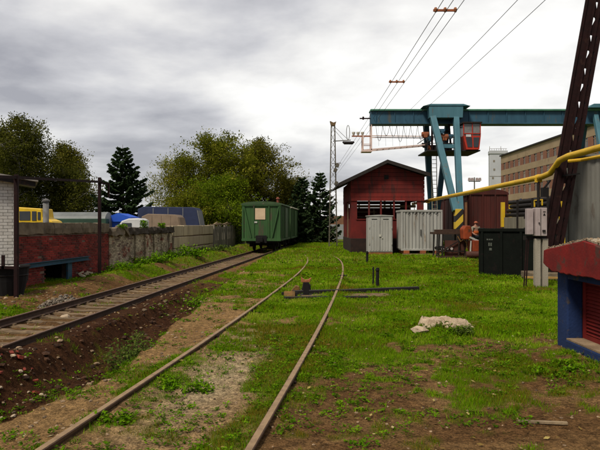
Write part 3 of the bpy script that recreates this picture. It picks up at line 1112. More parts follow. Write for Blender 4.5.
# pale concrete lump in the grass
lump = root('concrete_lump', (2.45, 10.15, gz(2.45, 10.15)), 'broken pale concrete lump lying in the grass right of the siding', 'concrete lump')
lb = B()
zl = gz(2.45, 10.1)
nu, nv = 30, 16
P = []
for j in range(nv):
    for i in range(nu):
        u_2, v_2 = i / (nu - 1), j / (nv - 1)
        x = 2.08 + .86 * u_2 + .04 * math.sin(9 * v_2)
        y = 9.9 + .5 * v_2
        edge = min(u_2, 1 - u_2, v_2 * .6, (1 - v_2) * .6)
        hh = .17 * min(1, edge * 11) * (.75 + .5 * float(fbm(np.array([x * 4]), np.array([y * 4]), 7, 3)[0])) - .05 * u_2
        hh += .15 * (float(fbm(np.array([x * 11]), np.array([y * 11]), 9, 3)[0]) - .5) * min(1, edge * 9)
        P.append((x, y, zl - .08 + hh + .03))
Fq = [(j * nu + i, j * nu + i + 1, (j + 1) * nu + i + 1, (j + 1) * nu + i) for j in range(nv - 1) for i in range(nu - 1)]
lb.add(P, Fq)
part('slab', lb, stone_m, lump)
cb = B()
for i in range(14):
    x, y = rub_r.uniform(2.1, 2.9), rub_r.uniform(9.72, 9.95)
    cb.rock((x, y, gz(x, y) + .02), rub_r.uniform(.025, .06), rub_r, .8)
part('crumbs', cb, stone_m, lump, kind='stuff')
b = B()
b.rock((1.98, 9.62, gz(1.98, 9.62) + .06), .15, random.Random(3), .55)
thing('stone', b, stone_m, 'smooth pale stone left of the broken concrete lump', 'stone')
b = B().bar((2.0, 5.35, gz(2.0, 5.35) + .015), (2.42, 5.28, gz(2.42, 5.28) + .02), .035, .02)
thing('stick', b, wood_m, 'thin dry stick lying on bare soil at bottom right', 'stick')

# small steel stubs standing in the grass
for (px_, d, h, r0, lab) in ((373, 17.8, .56, .025, 'thinner of two black steel stubs standing in the grass'), (377.3, 17.3, .56, .05, 'thicker of two black steel stubs standing in the grass'),
                             (367, 28.5, .55, .06, 'short dark stub post in the grass before the grey cabinet')):
    x = (px_ - 300) / 583 * d
    z = gz(x, d)
    o = root('steel_stub', (x, d, z), lab, 'post', group='stubs in the grass')
    part('shaft', B().tube((x, d, z - .1), (x + .01, d, z + h), r0, r0 * .95, 8), black_m, o)
    part('collar', B().tube((x, d, z + h * .86), (x, d, z + h * .93), r0 * 1.35, None, 8), darkmetal_m, o)
b = B().bar((1.42 - .13, 20.0, .09), (1.42 + .2, 20.0, .09), .05, .04)
thing('tie_bar', b, darkmetal_m, 'short dark bar lying across the right rail of the siding', 'steel bar')

# fallen leaves and dry bits: one scatter of small curled flecks
x, y = scatter(5200, 3.4, 24, g_r, 1.0)
s_f = x - near_c(y)
kf = (np.abs(np.abs(s_f) - .796) > .05) & (fbm(x * .9, y * .9, 140, 3) > .42)
x, y = x[kf], y[kf]
n_f = len(x)
zf_ = height(x, y) + g_r.uniform(.006, .03, n_f)
af = g_r.uniform(0, 6.28, n_f)
lf = g_r.uniform(.012, .03, n_f) * (1 + y / 25)
d_f = np.stack([np.cos(af), np.sin(af), g_r.uniform(-.3, .3, n_f)], 1)
e_f = np.stack([-np.sin(af), np.cos(af), g_r.uniform(-.4, .4, n_f)], 1)
p_f = np.stack([x, y, zf_], 1)
V_f = np.stack([p_f - d_f * lf[:, None], p_f + e_f * lf[:, None] * .5, p_f + d_f * lf[:, None], p_f - e_f * lf[:, None] * .5], 1).reshape(-1, 3)
litter_m = leaf_mat('leaf_litter', [(.10, .06, .025), (.20, .13, .04), (.34, .26, .08), (.42, .36, .22)], .15)
tag(link('fallen_leaves', mesh_np('fallen_leaves', V_f, np.arange(4 * n_f).reshape(-1, 4), {'tone': np.repeat(g_r.uniform(0, 1, n_f) ** 1.4, 4)}), litter_m),
    'small dry fallen leaves and straw flecks over the ground', 'fallen leaves', kind='stuff')
# ------------------------------------------------------------------ boundary walls on the left
def brick_mesh(u0, u1, z0, z1, bl, bh, face, holes=(), jit=.006, miss=0.0, seed=0, prob=None):
    """bricks proud of plane x=face in wall coordinates (x out towards the yard, y along, z up)"""
    r = random.Random(seed)
    b = B()
    row = 0
    z = z0
    g = .016
    while z + bh <= z1 + 1e-6:
        u = u0 - (bl / 2 if row % 2 else 0)
        while u < u1 - .03:
            a, c = max(u, u0), min(u + bl - g, u1)
            mid = (a + c) / 2
            hit = any(h0 - .02 < mid < h1 + .02 and z < hz_ for h0, h1, hz_ in holes)
            m_ = miss if prob is None else prob(mid, z)
            if not hit and c - a > .04 and r.random() >= m_:
                pr = face + .015 + r.uniform(-jit, jit)
                b.box(face - .04, pr, a, c, z, z + bh - g)
            u += bl
        row += 1
        z += bh
    return b


WANG = -math.atan(.075)


def wroot(name, y, label, cat):
    return root(name, (float(wall_x(y)), y, -.3), label, cat, rz=WANG, local=True)


def rough_slab(b, x0, x1, y0, y1, z0, z1, r, amp=.03, step=.14):
    """weathered coping: a beam whose outline wanders along its length"""
    n = max(2, int((y1 - y0) / step))
    vs, fs = [], []
    w = [0.0] * 6
    pr = [(x0, z0), (x1, z0), (x1, (z0 + z1) / 2), (x1 - .03, z1), (x0 + .03, z1), (x0, (z0 + z1) / 2)]
    for i in range(n + 1):
        y = y0 + (y1 - y0) * i / n
        for k in range(6):
            w[k] = .55 * w[k] + r.uniform(-amp, amp)
            vs.append((pr[k][0] + (w[k] if pr[k][0] > (x0 + x1) / 2 else 0), y, pr[k][1] + w[(k + 2) % 6] * .8))
        if i:
            o = (i - 1) * 6
            for k in range(6):
                fs.append((o + k, o + (k + 1) % 6, o + 6 + (k + 1) % 6, o + 6 + k))
    fs.append((5, 4, 3, 2, 1, 0))
    fs.append(tuple(n * 6 + k for k in range(6)))
    return b.add(vs, fs)


# red brick section with a low opening and concrete coping
w1 = wroot('brick_wall', 18.75, 'low red brick wall with weathered concrete coping and a dark opening at its foot', 'wall')
HO = (1.75, 3.75, .70)
core = B()
for a, c, z0, z1 in ((0, HO[0], -.2, 1.80), (HO[1], 7.35, -.2, 1.80), (HO[0], HO[1], HO[2], 1.80)):
    core.box(-.36, 0, a, c, z0, z1)
part('core', core, mortar_m, w1)
part('bricks', brick_mesh(0, 7.35, -.1, 1.80, .262, .077, 0, [HO], .008, .02, 3), redbrick_m, w1, kind='stuff')
part('recess', B().box(-1.5, -1.45, HO[0] - .2, HO[1] + .2, -.2, .9).box(-1.45, -.36, HO[0] - .2, HO[0] - .15, -.2, .9).box(-1.45, -.36, HO[1] + .15, HO[1] + .2, -.2, .9).box(-1.45, -.36, HO[0] - .15, HO[1] + .15, .85, .9), black_m, w1)
part('jamb', B().box(-.05, .03, HO[1] - .28, HO[1] + .06, -.1, .68), bluepaint_m, w1, bev=.01)
cr = random.Random(8)
for a, c in ((-.02, 2.35), (2.38, 4.55), (4.58, 7.3)):
    cb = rough_slab(B(), -.42, .07, a, c, 1.80, 2.2, cr, .022)
    part('coping', cb, conc_m, w1)
# pile of broken brick against its foot
for i in range(10):
    y = 4.1 + cr.uniform(-.35, .7)
    bb = B().box(-.11, .11, -.055, .055, -.035, .035)
    o = part('brick', bb, limebrick_m if i % 2 else redbrick_m, w1)
    o.location = (.12 + cr.uniform(0, .3), y, .06 + cr.uniform(0, .38) * (1 - abs(y - 4.3)))
    o.rotation_euler = (cr.uniform(-.5, .5), cr.uniform(-.5, .5), cr.uniform(0, 3))
lt = thing('steel_lintel', B().box(.03, .14, 0, 5.0, 0, .016).box(.03, .045, 0, 5.0, .016, .14).box(.03, .14, 0, 5.0, .14, .156), bluepaint_m, 'long blue steel channel along the red wall above its dark opening', 'steel beam')
lt.location = (float(wall_x(18.75)) + .05, 18.9, .40)
lt.rotation_euler = (0, 0, WANG)

# limewashed ruined section with piers
w2 = wroot('limewashed_wall', 26.15, 'crumbling limewashed brick wall with piers and ragged overgrown top', 'wall')
part('core', B().box(-.4, 0, 0, 9.6, -.3, 1.72), mortar_m, w2)
part('bricks', brick_mesh(0, 9.6, -.2, 1.72, .262, .077, 0, (), .012, .05, 5, lambda u, z: .06 + (.25 if z > 1.1 and (u * 1.7) % 1 > .6 else 0)), limebrick_m, w2, kind='stuff')
for k, u in enumerate((3.1, 4.55, 6.0, 7.4, 8.8)):
    part('pier', brick_mesh(u, u + .52, -.2, 1.62, .262, .077, .09, (), .01, .04, 30 + k).box(-.0, .085, u, u + .52, -.2, 1.62), limebrick_m, w2)
for a, c in ((-.1, 1.5), (2.15, 5.2), (5.25, 9.6)):
    cb = rough_slab(B(), -.5, .16, a, c, 1.66, 1.98, cr, .05)
    part('coping', cb, conc_m if a < 2 else M('sodden_felt', (.06, .045, .03), (.03, .022, .015), 5, .95, 0, .6), w2)
part('fallen_slab', B().prism([(1.35, 1.95), (2.05, 1.55), (2.1, 1.68), (1.5, 2.1)], -.3, .2, 'x'), conc_m, w2, bev=.02)


def wall_tuft(y, h, label, seed):
    x = float(wall_x(y)) + .05
    r = np.random.default_rng(seed)
    n = 260
    o = root('wall_plant', (x, y, 1.65), label, 'plant', local=True)
    a = r.uniform(0, 6.28, n)
    q = .35 * np.sqrt(r.uniform(0, 1, n))
    p = np.stack([np.cos(a) * q * .5, np.sin(a) * q * 1.6, r.uniform(0, h, n)], 1)
    tl = r.uniform(-.9, .9, n)
    d = np.stack([np.cos(a) * np.cos(tl), np.sin(a) * np.cos(tl), np.sin(tl)], 1)
    s_ = np.stack([-np.sin(a), np.cos(a), r.normal(0, .4, n)], 1)
    L_ = (.11 * r.uniform(.6, 1.4, n))[:, None]
    V = np.stack([p - d * L_ * .5, p + s_ * L_ * .25, p + d * L_ * .5, p - s_ * L_ * .25], 1).reshape(-1, 3)
    link('foliage', mesh_np('foliage', V, np.arange(4 * n).reshape(-1, 4), {'tone': np.repeat(r.uniform(0, 1, n), 4)}), weed_m, o)
    sb = B()
    for i in range(8):
        sb.path([(0, r.uniform(-.2, .2), -.05), (r.uniform(-.1, .1), r.uniform(-.4, .4), h * .9)], [.008, .003], 4)
    part('stems', sb, MATS['stem'], o)


ORGKEEP = None
wall_tuft(30.6, .42, 'bright plant growing on top of the limewashed wall', 3)
wall_tuft(33.6, .28, 'drooping dark plants on the far end of the limewashed wall top', 4)
wall_tuft(27.6, .2, 'small tuft at the broken coping beside the red brick wall', 5)

# cream concrete block wall, three courses
w3 = wroot('block_wall', 36.0, 'cream concrete block wall three courses high left of the green wagon', 'wall')
for row, (z0, z1) in enumerate(((-.15, .62), (.66, 1.36), (1.40, 2.1))):
    us = [0, 2.4, 4.9, 7.4, 9.9, 11.0] if row % 2 == 0 else [0, 1.2, 3.7, 6.2, 8.7, 11.0]
    for a, c in zip(us[:-1], us[1:]):
        part('block', B().box(-.45, cr.uniform(-.02, .03), a + .012, c - .012, z0 + cr.uniform(0, .02), z1 - cr.uniform(0, .03)), cream_m, w3, bev=.03)
part('joints', B().box(-.42, -.06, .02, 10.98, -.2, 2.02), mortar_m, w3)
for k in range(9):
    pass

# dark concrete panels with slots beyond
w4 = wroot('panel_wall', 47.2, 'dark grey concrete panel wall with upright slots behind the green wagon', 'wall')
for k in range(6):
    a = k * 2.5
    bb = B()
    us = [a + .02, a + .75, a + .98, a + 1.55, a + 1.78, a + 2.46]
    bb.box(-.16, 0, a + .02, a + 2.46, -.3, .85)
    for u0, u1 in ((us[0], us[1]), (us[2], us[3]), (us[4], us[5])):
        bb.box(-.16, 0, u0, u1, .85, 1.75)
    bb.box(-.16, 0, a + .02, a + 2.46, 1.75, 2.05 + cr.uniform(-.1, .03))
    part('panel', bb, greyconc_m, w4)
    part('post', B().box(-.22, .08, a - .09, a + .09, -.3, 2.12), greyconc_m, w4, bev=.015)
jb = B()
for i in range(16):
    y = cr.uniform(-.5, 7)
    jb.bar((-.3 + cr.uniform(-.2, .2), y, 2.1 + cr.uniform(0, .12)), (.1 + cr.uniform(-.3, .3), y + cr.uniform(.6, 1.4), 2.12 + cr.uniform(0, .25)), .1, .05)
part('rubbish', jb, wood_m, w4)

# white brick building corner
wb = root('white_brick_building', (-8.95, 18.4, -.3), 'white brick building corner at the left edge with a lean roof', 'building', rz=R(26), local=True)
part('core', B().box(-6, -.02, .02, 3.0, -.2, 3.62), whitemortar_m, wb)
wbm = B()
r9 = random.Random(2)
row, z = 0, -.1
while z < 3.6:
    u = -6 - (.13 if row % 2 else 0)
    while u < -.01:
        a, c = max(u, -6), min(u + .25, 0)
        if c - a > .03:
            wbm.box(a, c, -.008 + r9.uniform(-.006, .006), .05, z, z + .089)
        u += .262
    u = .06
    while u < 3:
        wbm.box(-.05, .008 + r9.uniform(-.004, .004), u, min(u + .25, 3), z, z + .089)
        u += .262
    row += 1
    z += .1005
part('bricks', wbm, whitebrick_m, wb, kind='stuff')
part('roof', B().prism([(-6.3, 4.55), (.62, 3.48), (.62, 3.53), (-6.3, 4.63)], -.35, 3.3), M('pale_eave', (.33, .30, .27), (.2, .18, .16), 4, .9), wb)
part('fascia', B().prism([(-6.3, 4.40), (.55, 3.33), (.55, 3.475), (-6.3, 4.545)], -.28, -.22), darkmetal_m, wb)

# rusty pipe frame
fr = root('steel_portal', (-8.2, 16.9, gz(-8.2, 16.9)), 'dark rusty steel portal of two posts and a long top beam before the wall', 'portal')
part('post', B().box(-8.28, -8.17, 16.86, 16.97, -.5, 3.28), maroon_m, fr, bev=.01)
part('post', B().box(-8.06, -7.95, 23.24, 23.36, -.5, 3.72), maroon_m, fr, bev=.01)
part('beam', B().bar((-8.28, 14.0, 3.02), (-8.22, 16.92, 3.20), .08, .085).bar((-8.22, 16.92, 3.2), (-8.0, 23.6, 3.56), .08, .085), maroon_m, fr)
part('bracket', B().bar((-7.95, 23.3, 3.5), (-7.72, 23.6, 3.48), .05, .07).bar((-7.74, 23.6, 3.5), (-7.74, 23.6, 2.95), .07, .07), maroon_m, fr)
part('rail', B().bar((-8.14, 16.9, .58), (-8.9, 16.9, .60), .06, .08).bar((-8.6, 16.9, .55), (-8.6, 16.9, .95), .08, .06), maroon_m, fr)

# dark tub with pale rag
tb = root('steel_tub', (-8.75, 17.55, gz(-8.75, 17.55)), 'dark tapered steel tub below the white brick building', 'tub')
tb_b = B()
z0 = gz(-8.75, 17.55)
prof = [(.40, z0), (.50, z0 + .42), (.56, z0 + .82), (.60, z0 + .84), (.58, z0 + .88), (.53, z0 + .84), (.40, z0 + .12)]
n = 20
vs, fs = [], []
for r0, zz in prof:
    for k in range(n):
        t = 2 * math.pi * k / n
        vs.append((-8.75 + r0 * math.cos(t), 17.55 + r0 * math.sin(t), zz))
for i in range(len(prof) - 1):
    for k in range(n):
        fs.append((i * n + k, i * n + (k + 1) % n, (i + 1) * n + (k + 1) % n, (i + 1) * n + k))
fs.append(tuple((len(prof) - 1) * n + k for k in range(n)))
tb_b.add(vs, fs)
part('shell', tb_b, black_m, tb, smooth=False)
part('hoop', B().path([(-8.75 + .535 * math.cos(t), 17.55 + .535 * math.sin(t), z0 + .6) for t in np.linspace(0, 2 * math.pi, 21)], .016, 5, False), darkmetal_m, tb)
rg = B()
rg.rock((-8.6, 17.5, z0 + .82), .33, random.Random(4), .28).rock((-8.95, 17.55, z0 + .82), .26, random.Random(6), .3)
thing('rag', rg, M('pale_rag', (.45, .43, .40), (.3, .28, .26), 6, .9, 0, .5), 'pale rag heaped in the dark steel tub', 'rag')

# ------------------------------------------------------------------ things behind the wall
def wheel(p, x, y, z, r0, w):
    t = part('wheel', B().path([(x - w / 2, y, z), (x - w / 2 + .03, y, z), (x + w / 2 - .03, y, z), (x + w / 2, y, z)], [r0 * .9, r0, r0, r0 * .9], 18), tyre_m, p, smooth=False)
    part('rim', B().tube((x - w / 2 - .01, y, z), (x + w / 2 + .01, y, z), r0 * .5, None, 12), tank_m, t)


yv = root('yellow_loader', (-15.5, 34.6, -.3), 'yellow machine cab with windows showing above the red wall', 'loader')
cabp = [(-16.5, 1.1), (-14.72, 1.1), (-14.72, 2.05), (-15.0, 2.25), (-15.08, 2.78), (-16.42, 2.86), (-16.5, 2.5)]
part('cab', B().prism(cabp, 34.0, 35.6), yelcab_m, yv, bev=.05)
part('hood', B().prism([(-15.0, .9), (-14.3, .9), (-14.3, 1.75), (-14.5, 2.05), (-14.9, 2.2)], 34.1, 35.5), yelcab_m, yv, bev=.06)
for a, c, z0, z1 in ((-16.35, -15.72, 2.1, 2.62), (-15.62, -15.36, 2.08, 2.62), (-15.28, -15.12, 2.12, 2.58)):
    part('window', B().box(a, c, 33.97, 33.995, z0, z1), glass_m, yv)
part('visor', B().prism([(-16.75, 2.72), (-16.42, 2.87), (-16.42, 2.81), (-16.7, 2.66)], 34.0, 35.6), yelcab_m, yv)
part('chassis', B().box(-16.8, -13.6, 34.1, 35.5, .35, 1.1), darkmetal_m, yv)
for x in (-16.2, -14.3):
    for y in (33.95, 35.65):
        t = part('wheel', B().path([(x, y - .2, .25), (x, y - .17, .25), (x, y + .17, .25), (x, y + .2, .25)], [.5, .55, .55, .5], 18), tyre_m, yv)
ch = root('flue_pipe', (-11.15, 25.6, -.3), 'grey capped flue pipe standing just behind the red brick wall', 'flue pipe')
part('pipe', B().tube((-11.15, 25.6, -.4), (-11.15, 25.6, 2.84), .125, None, 14), M('flue_grey', (.17, .165, .16), (.10, .098, .095), 4, .8, 0, .3), ch, smooth=True)
part('cap', B().path([(-11.15, 25.6, 2.84), (-11.15, 25.6, 2.90), (-11.15, 25.6, 2.98)], [.17, .17, .04], 14), M('flue_cap', (.12, .115, .11), (.07, .068, .066), 4, .8), ch)

tk = root('storage_tank', (-15, 40, -.3), 'long grey and dark green tank lying behind the red brick wall', 'tank')
part('shell', B().path([(-17.6, 40, 1.72), (-17.45, 40, 1.72), (-13.1, 40, 1.72), (-12.95, 40, 1.72)], [.6, .98, .98, .6], 24), tank_m, tk, smooth=False)
part('band', B().box(-17.3, -12.95, 38.93, 39.6, 1.2, 2.25), tankgreen_m, tk, bev=.03)
for x in (-16.8, -13.8):
    part('saddle', B().box(x - .2, x + .2, 39.2, 40.8, -.3, 1.2), conc_m, tk)

bc = root('blue_container', (-12.6, 41, -.3), 'bright blue steel cabin with low pitched roof behind the walls', 'cabin')
part('walls', B().box(-13.3, -11.75, 40.2, 42.2, -.3, 2.05), blueroof_m, bc, bev=.02)
part('roof', B().prism([(-13.5, 2.05), (-11.6, 2.05), (-11.65, 2.36), (-12.5, 2.64), (-13.45, 2.3)], 40.05, 42.4), blueroof_m, bc)
part('door', B().box(-12.6, -11.9, 40.17, 40.195, -.2, 1.75), M('cabin_door', (.03, .06, .25)), bc)

vn = root('white_van', (-11.3, 38.2, -.3), 'white van roof showing above the limewashed wall', 'van')
part('body', B().prism([(-12.0, .1), (-10.1, .1), (-10.1, 2.12), (-10.35, 2.26), (-11.0, 2.24), (-11.45, 2.08), (-11.95, 1.35)], 37.4, 39.1), white_m, vn, bev=.08)
part('windscreen', B().bar((-11.93, 38.25, 1.46), (-11.5, 38.25, 2.03), .03, 1.4, (0, 1, 0)), glass_m, vn)
part('window', B().box(-11.4, -10.8, 37.37, 37.395, 1.4, 1.95), glass_m, vn)
for x in (-11.6, -10.5):
    part('wheel', B().path([(x, 37.35, .05), (x, 37.6, .05)], .33, 16), tyre_m, vn)


def truck(name, label, x0, x1, y0, y1, ztop, tarp, endm, slope, cabside=-1):
    o = root(name, ((x0 + x1) / 2, y0, -.3), label, 'truck')
    part('tilt', B().prism([(x0, .75), (x1, .75), (x1 - slope, ztop - .25), (x1 - slope - .18, ztop - .06), (x0 + .5, ztop), (x0 + .05, ztop - .2)], y0, y1), tarp, o, bev=.04)
    part('tailboard', B().prism([(x1 + .01, .75), (x1 + .05, .75), (x1 - slope + .05, ztop - .28), (x1 - slope + .01, ztop - .28)], y0 + .05, y1 - .05), endm, o)
    part('frame', B().box(x0 - 1.9, x1, y0 + .5, y1 - .5, .35, .72), darkmetal_m, o)
    part('cab', B().prism([(x0 - 1.9, .2), (x0 - .1, .2), (x0 - .1, 1.7), (x0 - 1.3, 1.7), (x0 - 1.75, 1.2)], y0 + .15, y1 - .15), endm, o, bev=.06)
    for x in (x0 - 1.2, x1 - 1.0):
        for y in (y0 + .1, y1 - .1):
            part('wheel', B().path([(x, y - .15, .15), (x, y + .15, .15)], .45, 16), tyre_m, o)
    for k in range(1, 4):
        x = x0 + .1 + (x1 - slope - x0) * k / 4
        part('strap', B().bar((x, y0 - .012, .8), (x, y0 - .012, ztop - .12), .05, .02), endm, o)
    return o


truck('navy_truck', 'navy tarpaulin truck with grey rear edge parked behind the block wall', -12.9, -7.75, 46.2, 48.6, 3.28, navytarp_m, greytarp_m, .45)
truck('tan_truck', 'tan tarpaulin truck body in front of the navy truck behind the wall', -11.35, -8.35, 41.6, 43.8, 2.62, tarp_m, tarp_m, .35)

# ------------------------------------------------------------------ green wagons
def green_wagon(y0, label, L_, bodym, roofm, detail):
    o = root('railway_wagon', (float(left_c(y0)), y0, -.18), label, 'railway wagon', rz=-math.atan(.08), group='green wagons on the raised track', local=True)
    W, zb, zt = 1.48, .92, 3.55
    part('body', B().box(-W, W, 0, L_, zb, zt), bodym, o)
    arc = [(-W - .1, zt - .02)] + [((W + .1) * math.sin(t), zt + .02 + .24 * math.cos(t * .98)) for t in np.linspace(-1.5, 1.5, 15)] + [(W + .1, zt - .02)]
    part('roof', B().prism(arc, -.14, L_ + .14), roofm, o)
    # end wall: boards, posts, diagonal braces
    nb = 9
    for k in range(nb):
        a = -W + 2 * W * k / nb
        part('board', B().box(a + .006, a + 2 * W / nb - .006, -.022 - .006 * (k % 2), -.002, zb + .02, zt - .01), bodym, o)
    for x in (-1.42, -.58, .58, 1.42):
        part('end_post', B().box(x - .05, x + .05, -.10, -.03, zb, zt), bodym, o)
    for s in (-1, 1):
        part('brace', B().bar((s * 1.34, -.115, zt - .15), (s * .80, -.115, zb + .1), .09, .05, (0, 1, 0)), bodym, o)
    part('end_beam', B().box(-W - .02, W + .02, -.13, -.03, zb - .14, zb + .06), bodym, o)
    part('cornice', B().box(-W - .02, W + .02, -.12, -.03, zt - .1, zt - .02), bodym, o)
    # right side ribs, door, steps
    for s in (-1, 1):
        k = 0
        for y in np.arange(.05, L_, .92):
            part('side_post', B().box(s * W - .05, s * W + .05, y, y + .09, zb, zt), bodym, o)
        part('door', B().box(s * (W + .035) - .03, s * (W + .035) + .03, L_ * .42, L_ * .42 + 1.8, zb + .05, zt - .15), bodym, o)
        part('sill', B().box(s * W - .07, s * W + .07, 0, L_, zb - .12, zb + .02), bodym, o)
        part('step', B().box(s * W - .12, s * W + .12, L_ * .45, L_ * .45 + .6, .42, .46).box(s * W - .1, s * W + .08, L_ * .45, L_ * .45 + .03, .42, zb), darkmetal_m, o)
    part('underframe', B().box(-1.2, 1.2, .05, L_ - .05, .62, zb - .12), black_m, o)
    for y in (1.5, L_ - 1.5):
        part('axle', B().tube((-1.0, y, .475), (1.0, y, .475), .08, None, 10), darkmetal_m, o)
        for s in (-1, 1):
            w_ = part('wheel', B().path([(s * .73, y, .475), (s * .75, y, .475), (s * .87, y, .475)], [.51, .475, .47], 24), darkmetal_m, o)
            part('axlebox', B().box(s * 1.05 - .1, s * 1.05 + .1, y - .2, y + .2, .3, .72), darkmetal_m, o)
    part('coupler', B().box(-.14, .14, -.55, 0, .78, 1.02).box(-.2, .2, -.72, -.5, .72, 1.1), black_m, o, bev=.03)
    part('buffer_housing', B().box(-.42, .42, -.17, -.12, .62, 1.2), black_m, o)
    if detail:
        part('notice_board', B().box(-.48, .30, -.085, -.05, 2.42, 3.28), M('cream_notice', (.58, .44, .29), (.50, .37, .24), 3, .8), o, label='cream board on the wagon end')
        part('door_panel', B().box(-.50, .50, -.055, -.03, 1.1, 2.36), bodym, o)
        part('hook', B().box(-.55, -.32, -.10, -.05, 2.15, 2.28), M('pale_bracket', (.5, .5, .45)), o)
        part('stove_pipe', B().tube((.95, 2.6, 3.6), (.95, 2.6, 4.1), .11, None, 10).tube((.95, 2.6, 4.1), (.95, 2.6, 4.25), .17, .08, 10), M('stove_rust', (.22, .06, .035), (.12, .035, .02), 6), o)
    return o


green_wagon(44.6, 'nearest green railway wagon with a cream board on its end', 6.6, green_m, greend_m, True)
green_wagon(52.6, 'second green wagon with a pale roof coupled behind the first', 8.4, green2_m, M('pale_wagon_roof', (.36, .34, .26), (.26, .24, .18), 3, .8, 0, .2), False)

# ------------------------------------------------------------------ trees
def cards(P, size, r, flat=.0, elong=.55):
    n = len(P)
    nrm = r.normal(0, 1, (n, 3))
    nrm[:, 2] += flat
    nrm /= np.linalg.norm(nrm, axis=1)[:, None]
    t = np.cross(nrm, r.normal(0, 1, (n, 3)))
    t /= np.linalg.norm(t, axis=1)[:, None] + 1e-9
    b = np.cross(nrm, t)
    s = (size * r.uniform(.45, 1.35, n))[:, None]
    return np.stack([P - t * s * .5, P + b * s * elong * .5, P + t * s * .5, P - b * s * elong * .5], 1).reshape(-1, 3)


def broadleaf(name, label, x, y, h, rad, seed, leaf, n_clu, per, mat, trunkm=bark_m, base=.15, up=.7, droop=0.0, sig=.34, shape=None, cat='tree', group=None, zg=-.2, lean=0.0):
    r = np.random.default_rng(seed)
    o = root(name, (x, y, zg), label, cat, group=group)
    tb_ = B()
    top = h * .88
    tp = [Vector((x + r.normal(0, .05) * i + lean * (i / 8) ** 1.3, y + r.normal(0, .05) * i, zg + top * i / 8)) for i in range(9)]
    r0 = h * .016 + .04
    tb_.path(tp, [r0 * (1 - .88 * i / 8) for i in range(9)], 8)
    part('trunk', tb_, trunkm, o, smooth=True)
    lb_ = B()
    C = []
    nl = 26
    for i in range(nl):
        t = base + (1 - base) * (i + r.uniform(0, 1)) / nl
        t = min(t, .985)
        k = t * 8
        p0 = tp[int(min(k, 7))].lerp(tp[int(min(k, 7)) + 1], k - int(min(k, 7)))
        pr = shape(t) if shape else math.sin(math.pi * min(1, max(.06, (t - base * .6) / (1.03 - base * .6))) ** .85) ** .75
        ln = rad * pr * r.uniform(.55, 1.2) + .25
        az = i * 2.4 + r.uniform(-.5, .5)
        el_ = up * (t ** .6) * r.uniform(.6, 1.2)
        d = Vector((math.cos(az) * math.cos(el_), math.sin(az) * math.cos(el_), math.sin(el_)))
        pts = [p0]
        for q in range(1, 5):
            w = d.copy()
            w.z += .10 * q * (1 - t) - droop * q * .18
            pts.append(pts[-1] + w.normalized() * ln / 4 + Vector(r.normal(0, .05, 3)) * ln * .3)
        lr_ = r0 * .42 * (1 - .6 * t)
        lb_.path(pts, [lr_, lr_ * .8, lr_ * .6, lr_ * .4, lr_ * .2], 5)
        for q in range(max(2, int(n_clu * ln / rad / nl * 1.5))):
            s = r.uniform(.28, 1.02)
            kk = min(3, int(s * 4))
            c = pts[kk].lerp(pts[kk + 1], min(1, s * 4 - kk))
            e_ = Vector(r.normal(0, 1, 3))
            e_.z = e_.z * .7 + .15 - droop * .8
            c2 = c + e_ * (.16 * ln + .12)
            if q % 3 == 0:
                lb_.path([c, c.lerp(c2, .5) + Vector((0, 0, .03)), c2], [lr_ * .25, lr_ * .17, .006], 4)
            C.append(c2)
    part('limbs', lb_, trunkm, o)
    C = np.array([tuple(c) for c in C])
    C[:, 2] = np.maximum(C[:, 2], zg + .3)
    m = len(C)
    sg = sig * r.uniform(.5, 1.25, m)
    P = np.repeat(C, per, 0) + np.clip(r.normal(0, 1, (m * per, 3)), -1.5, 1.5) * np.repeat(sg, per)[:, None] * np.array([1, 1, .8 + droop])
    if droop:
        P[:, 2] -= np.abs(r.normal(0, droop * .6, len(P)))
    P[:, 2] = np.maximum(P[:, 2], zg + .05)
    ct = np.repeat(np.clip(r.normal(.5, .2, m), 0, 1), per)
    tone = np.clip(ct + r.normal(0, .14, len(P)), 0, 1)
    V = cards(P, leaf, r) - np.array([x, y, zg])
    link('crown', mesh_np('crown', V, np.arange(len(V)).reshape(-1, 4), {'tone': np.repeat(tone, 4)}), mat, o)
    return o


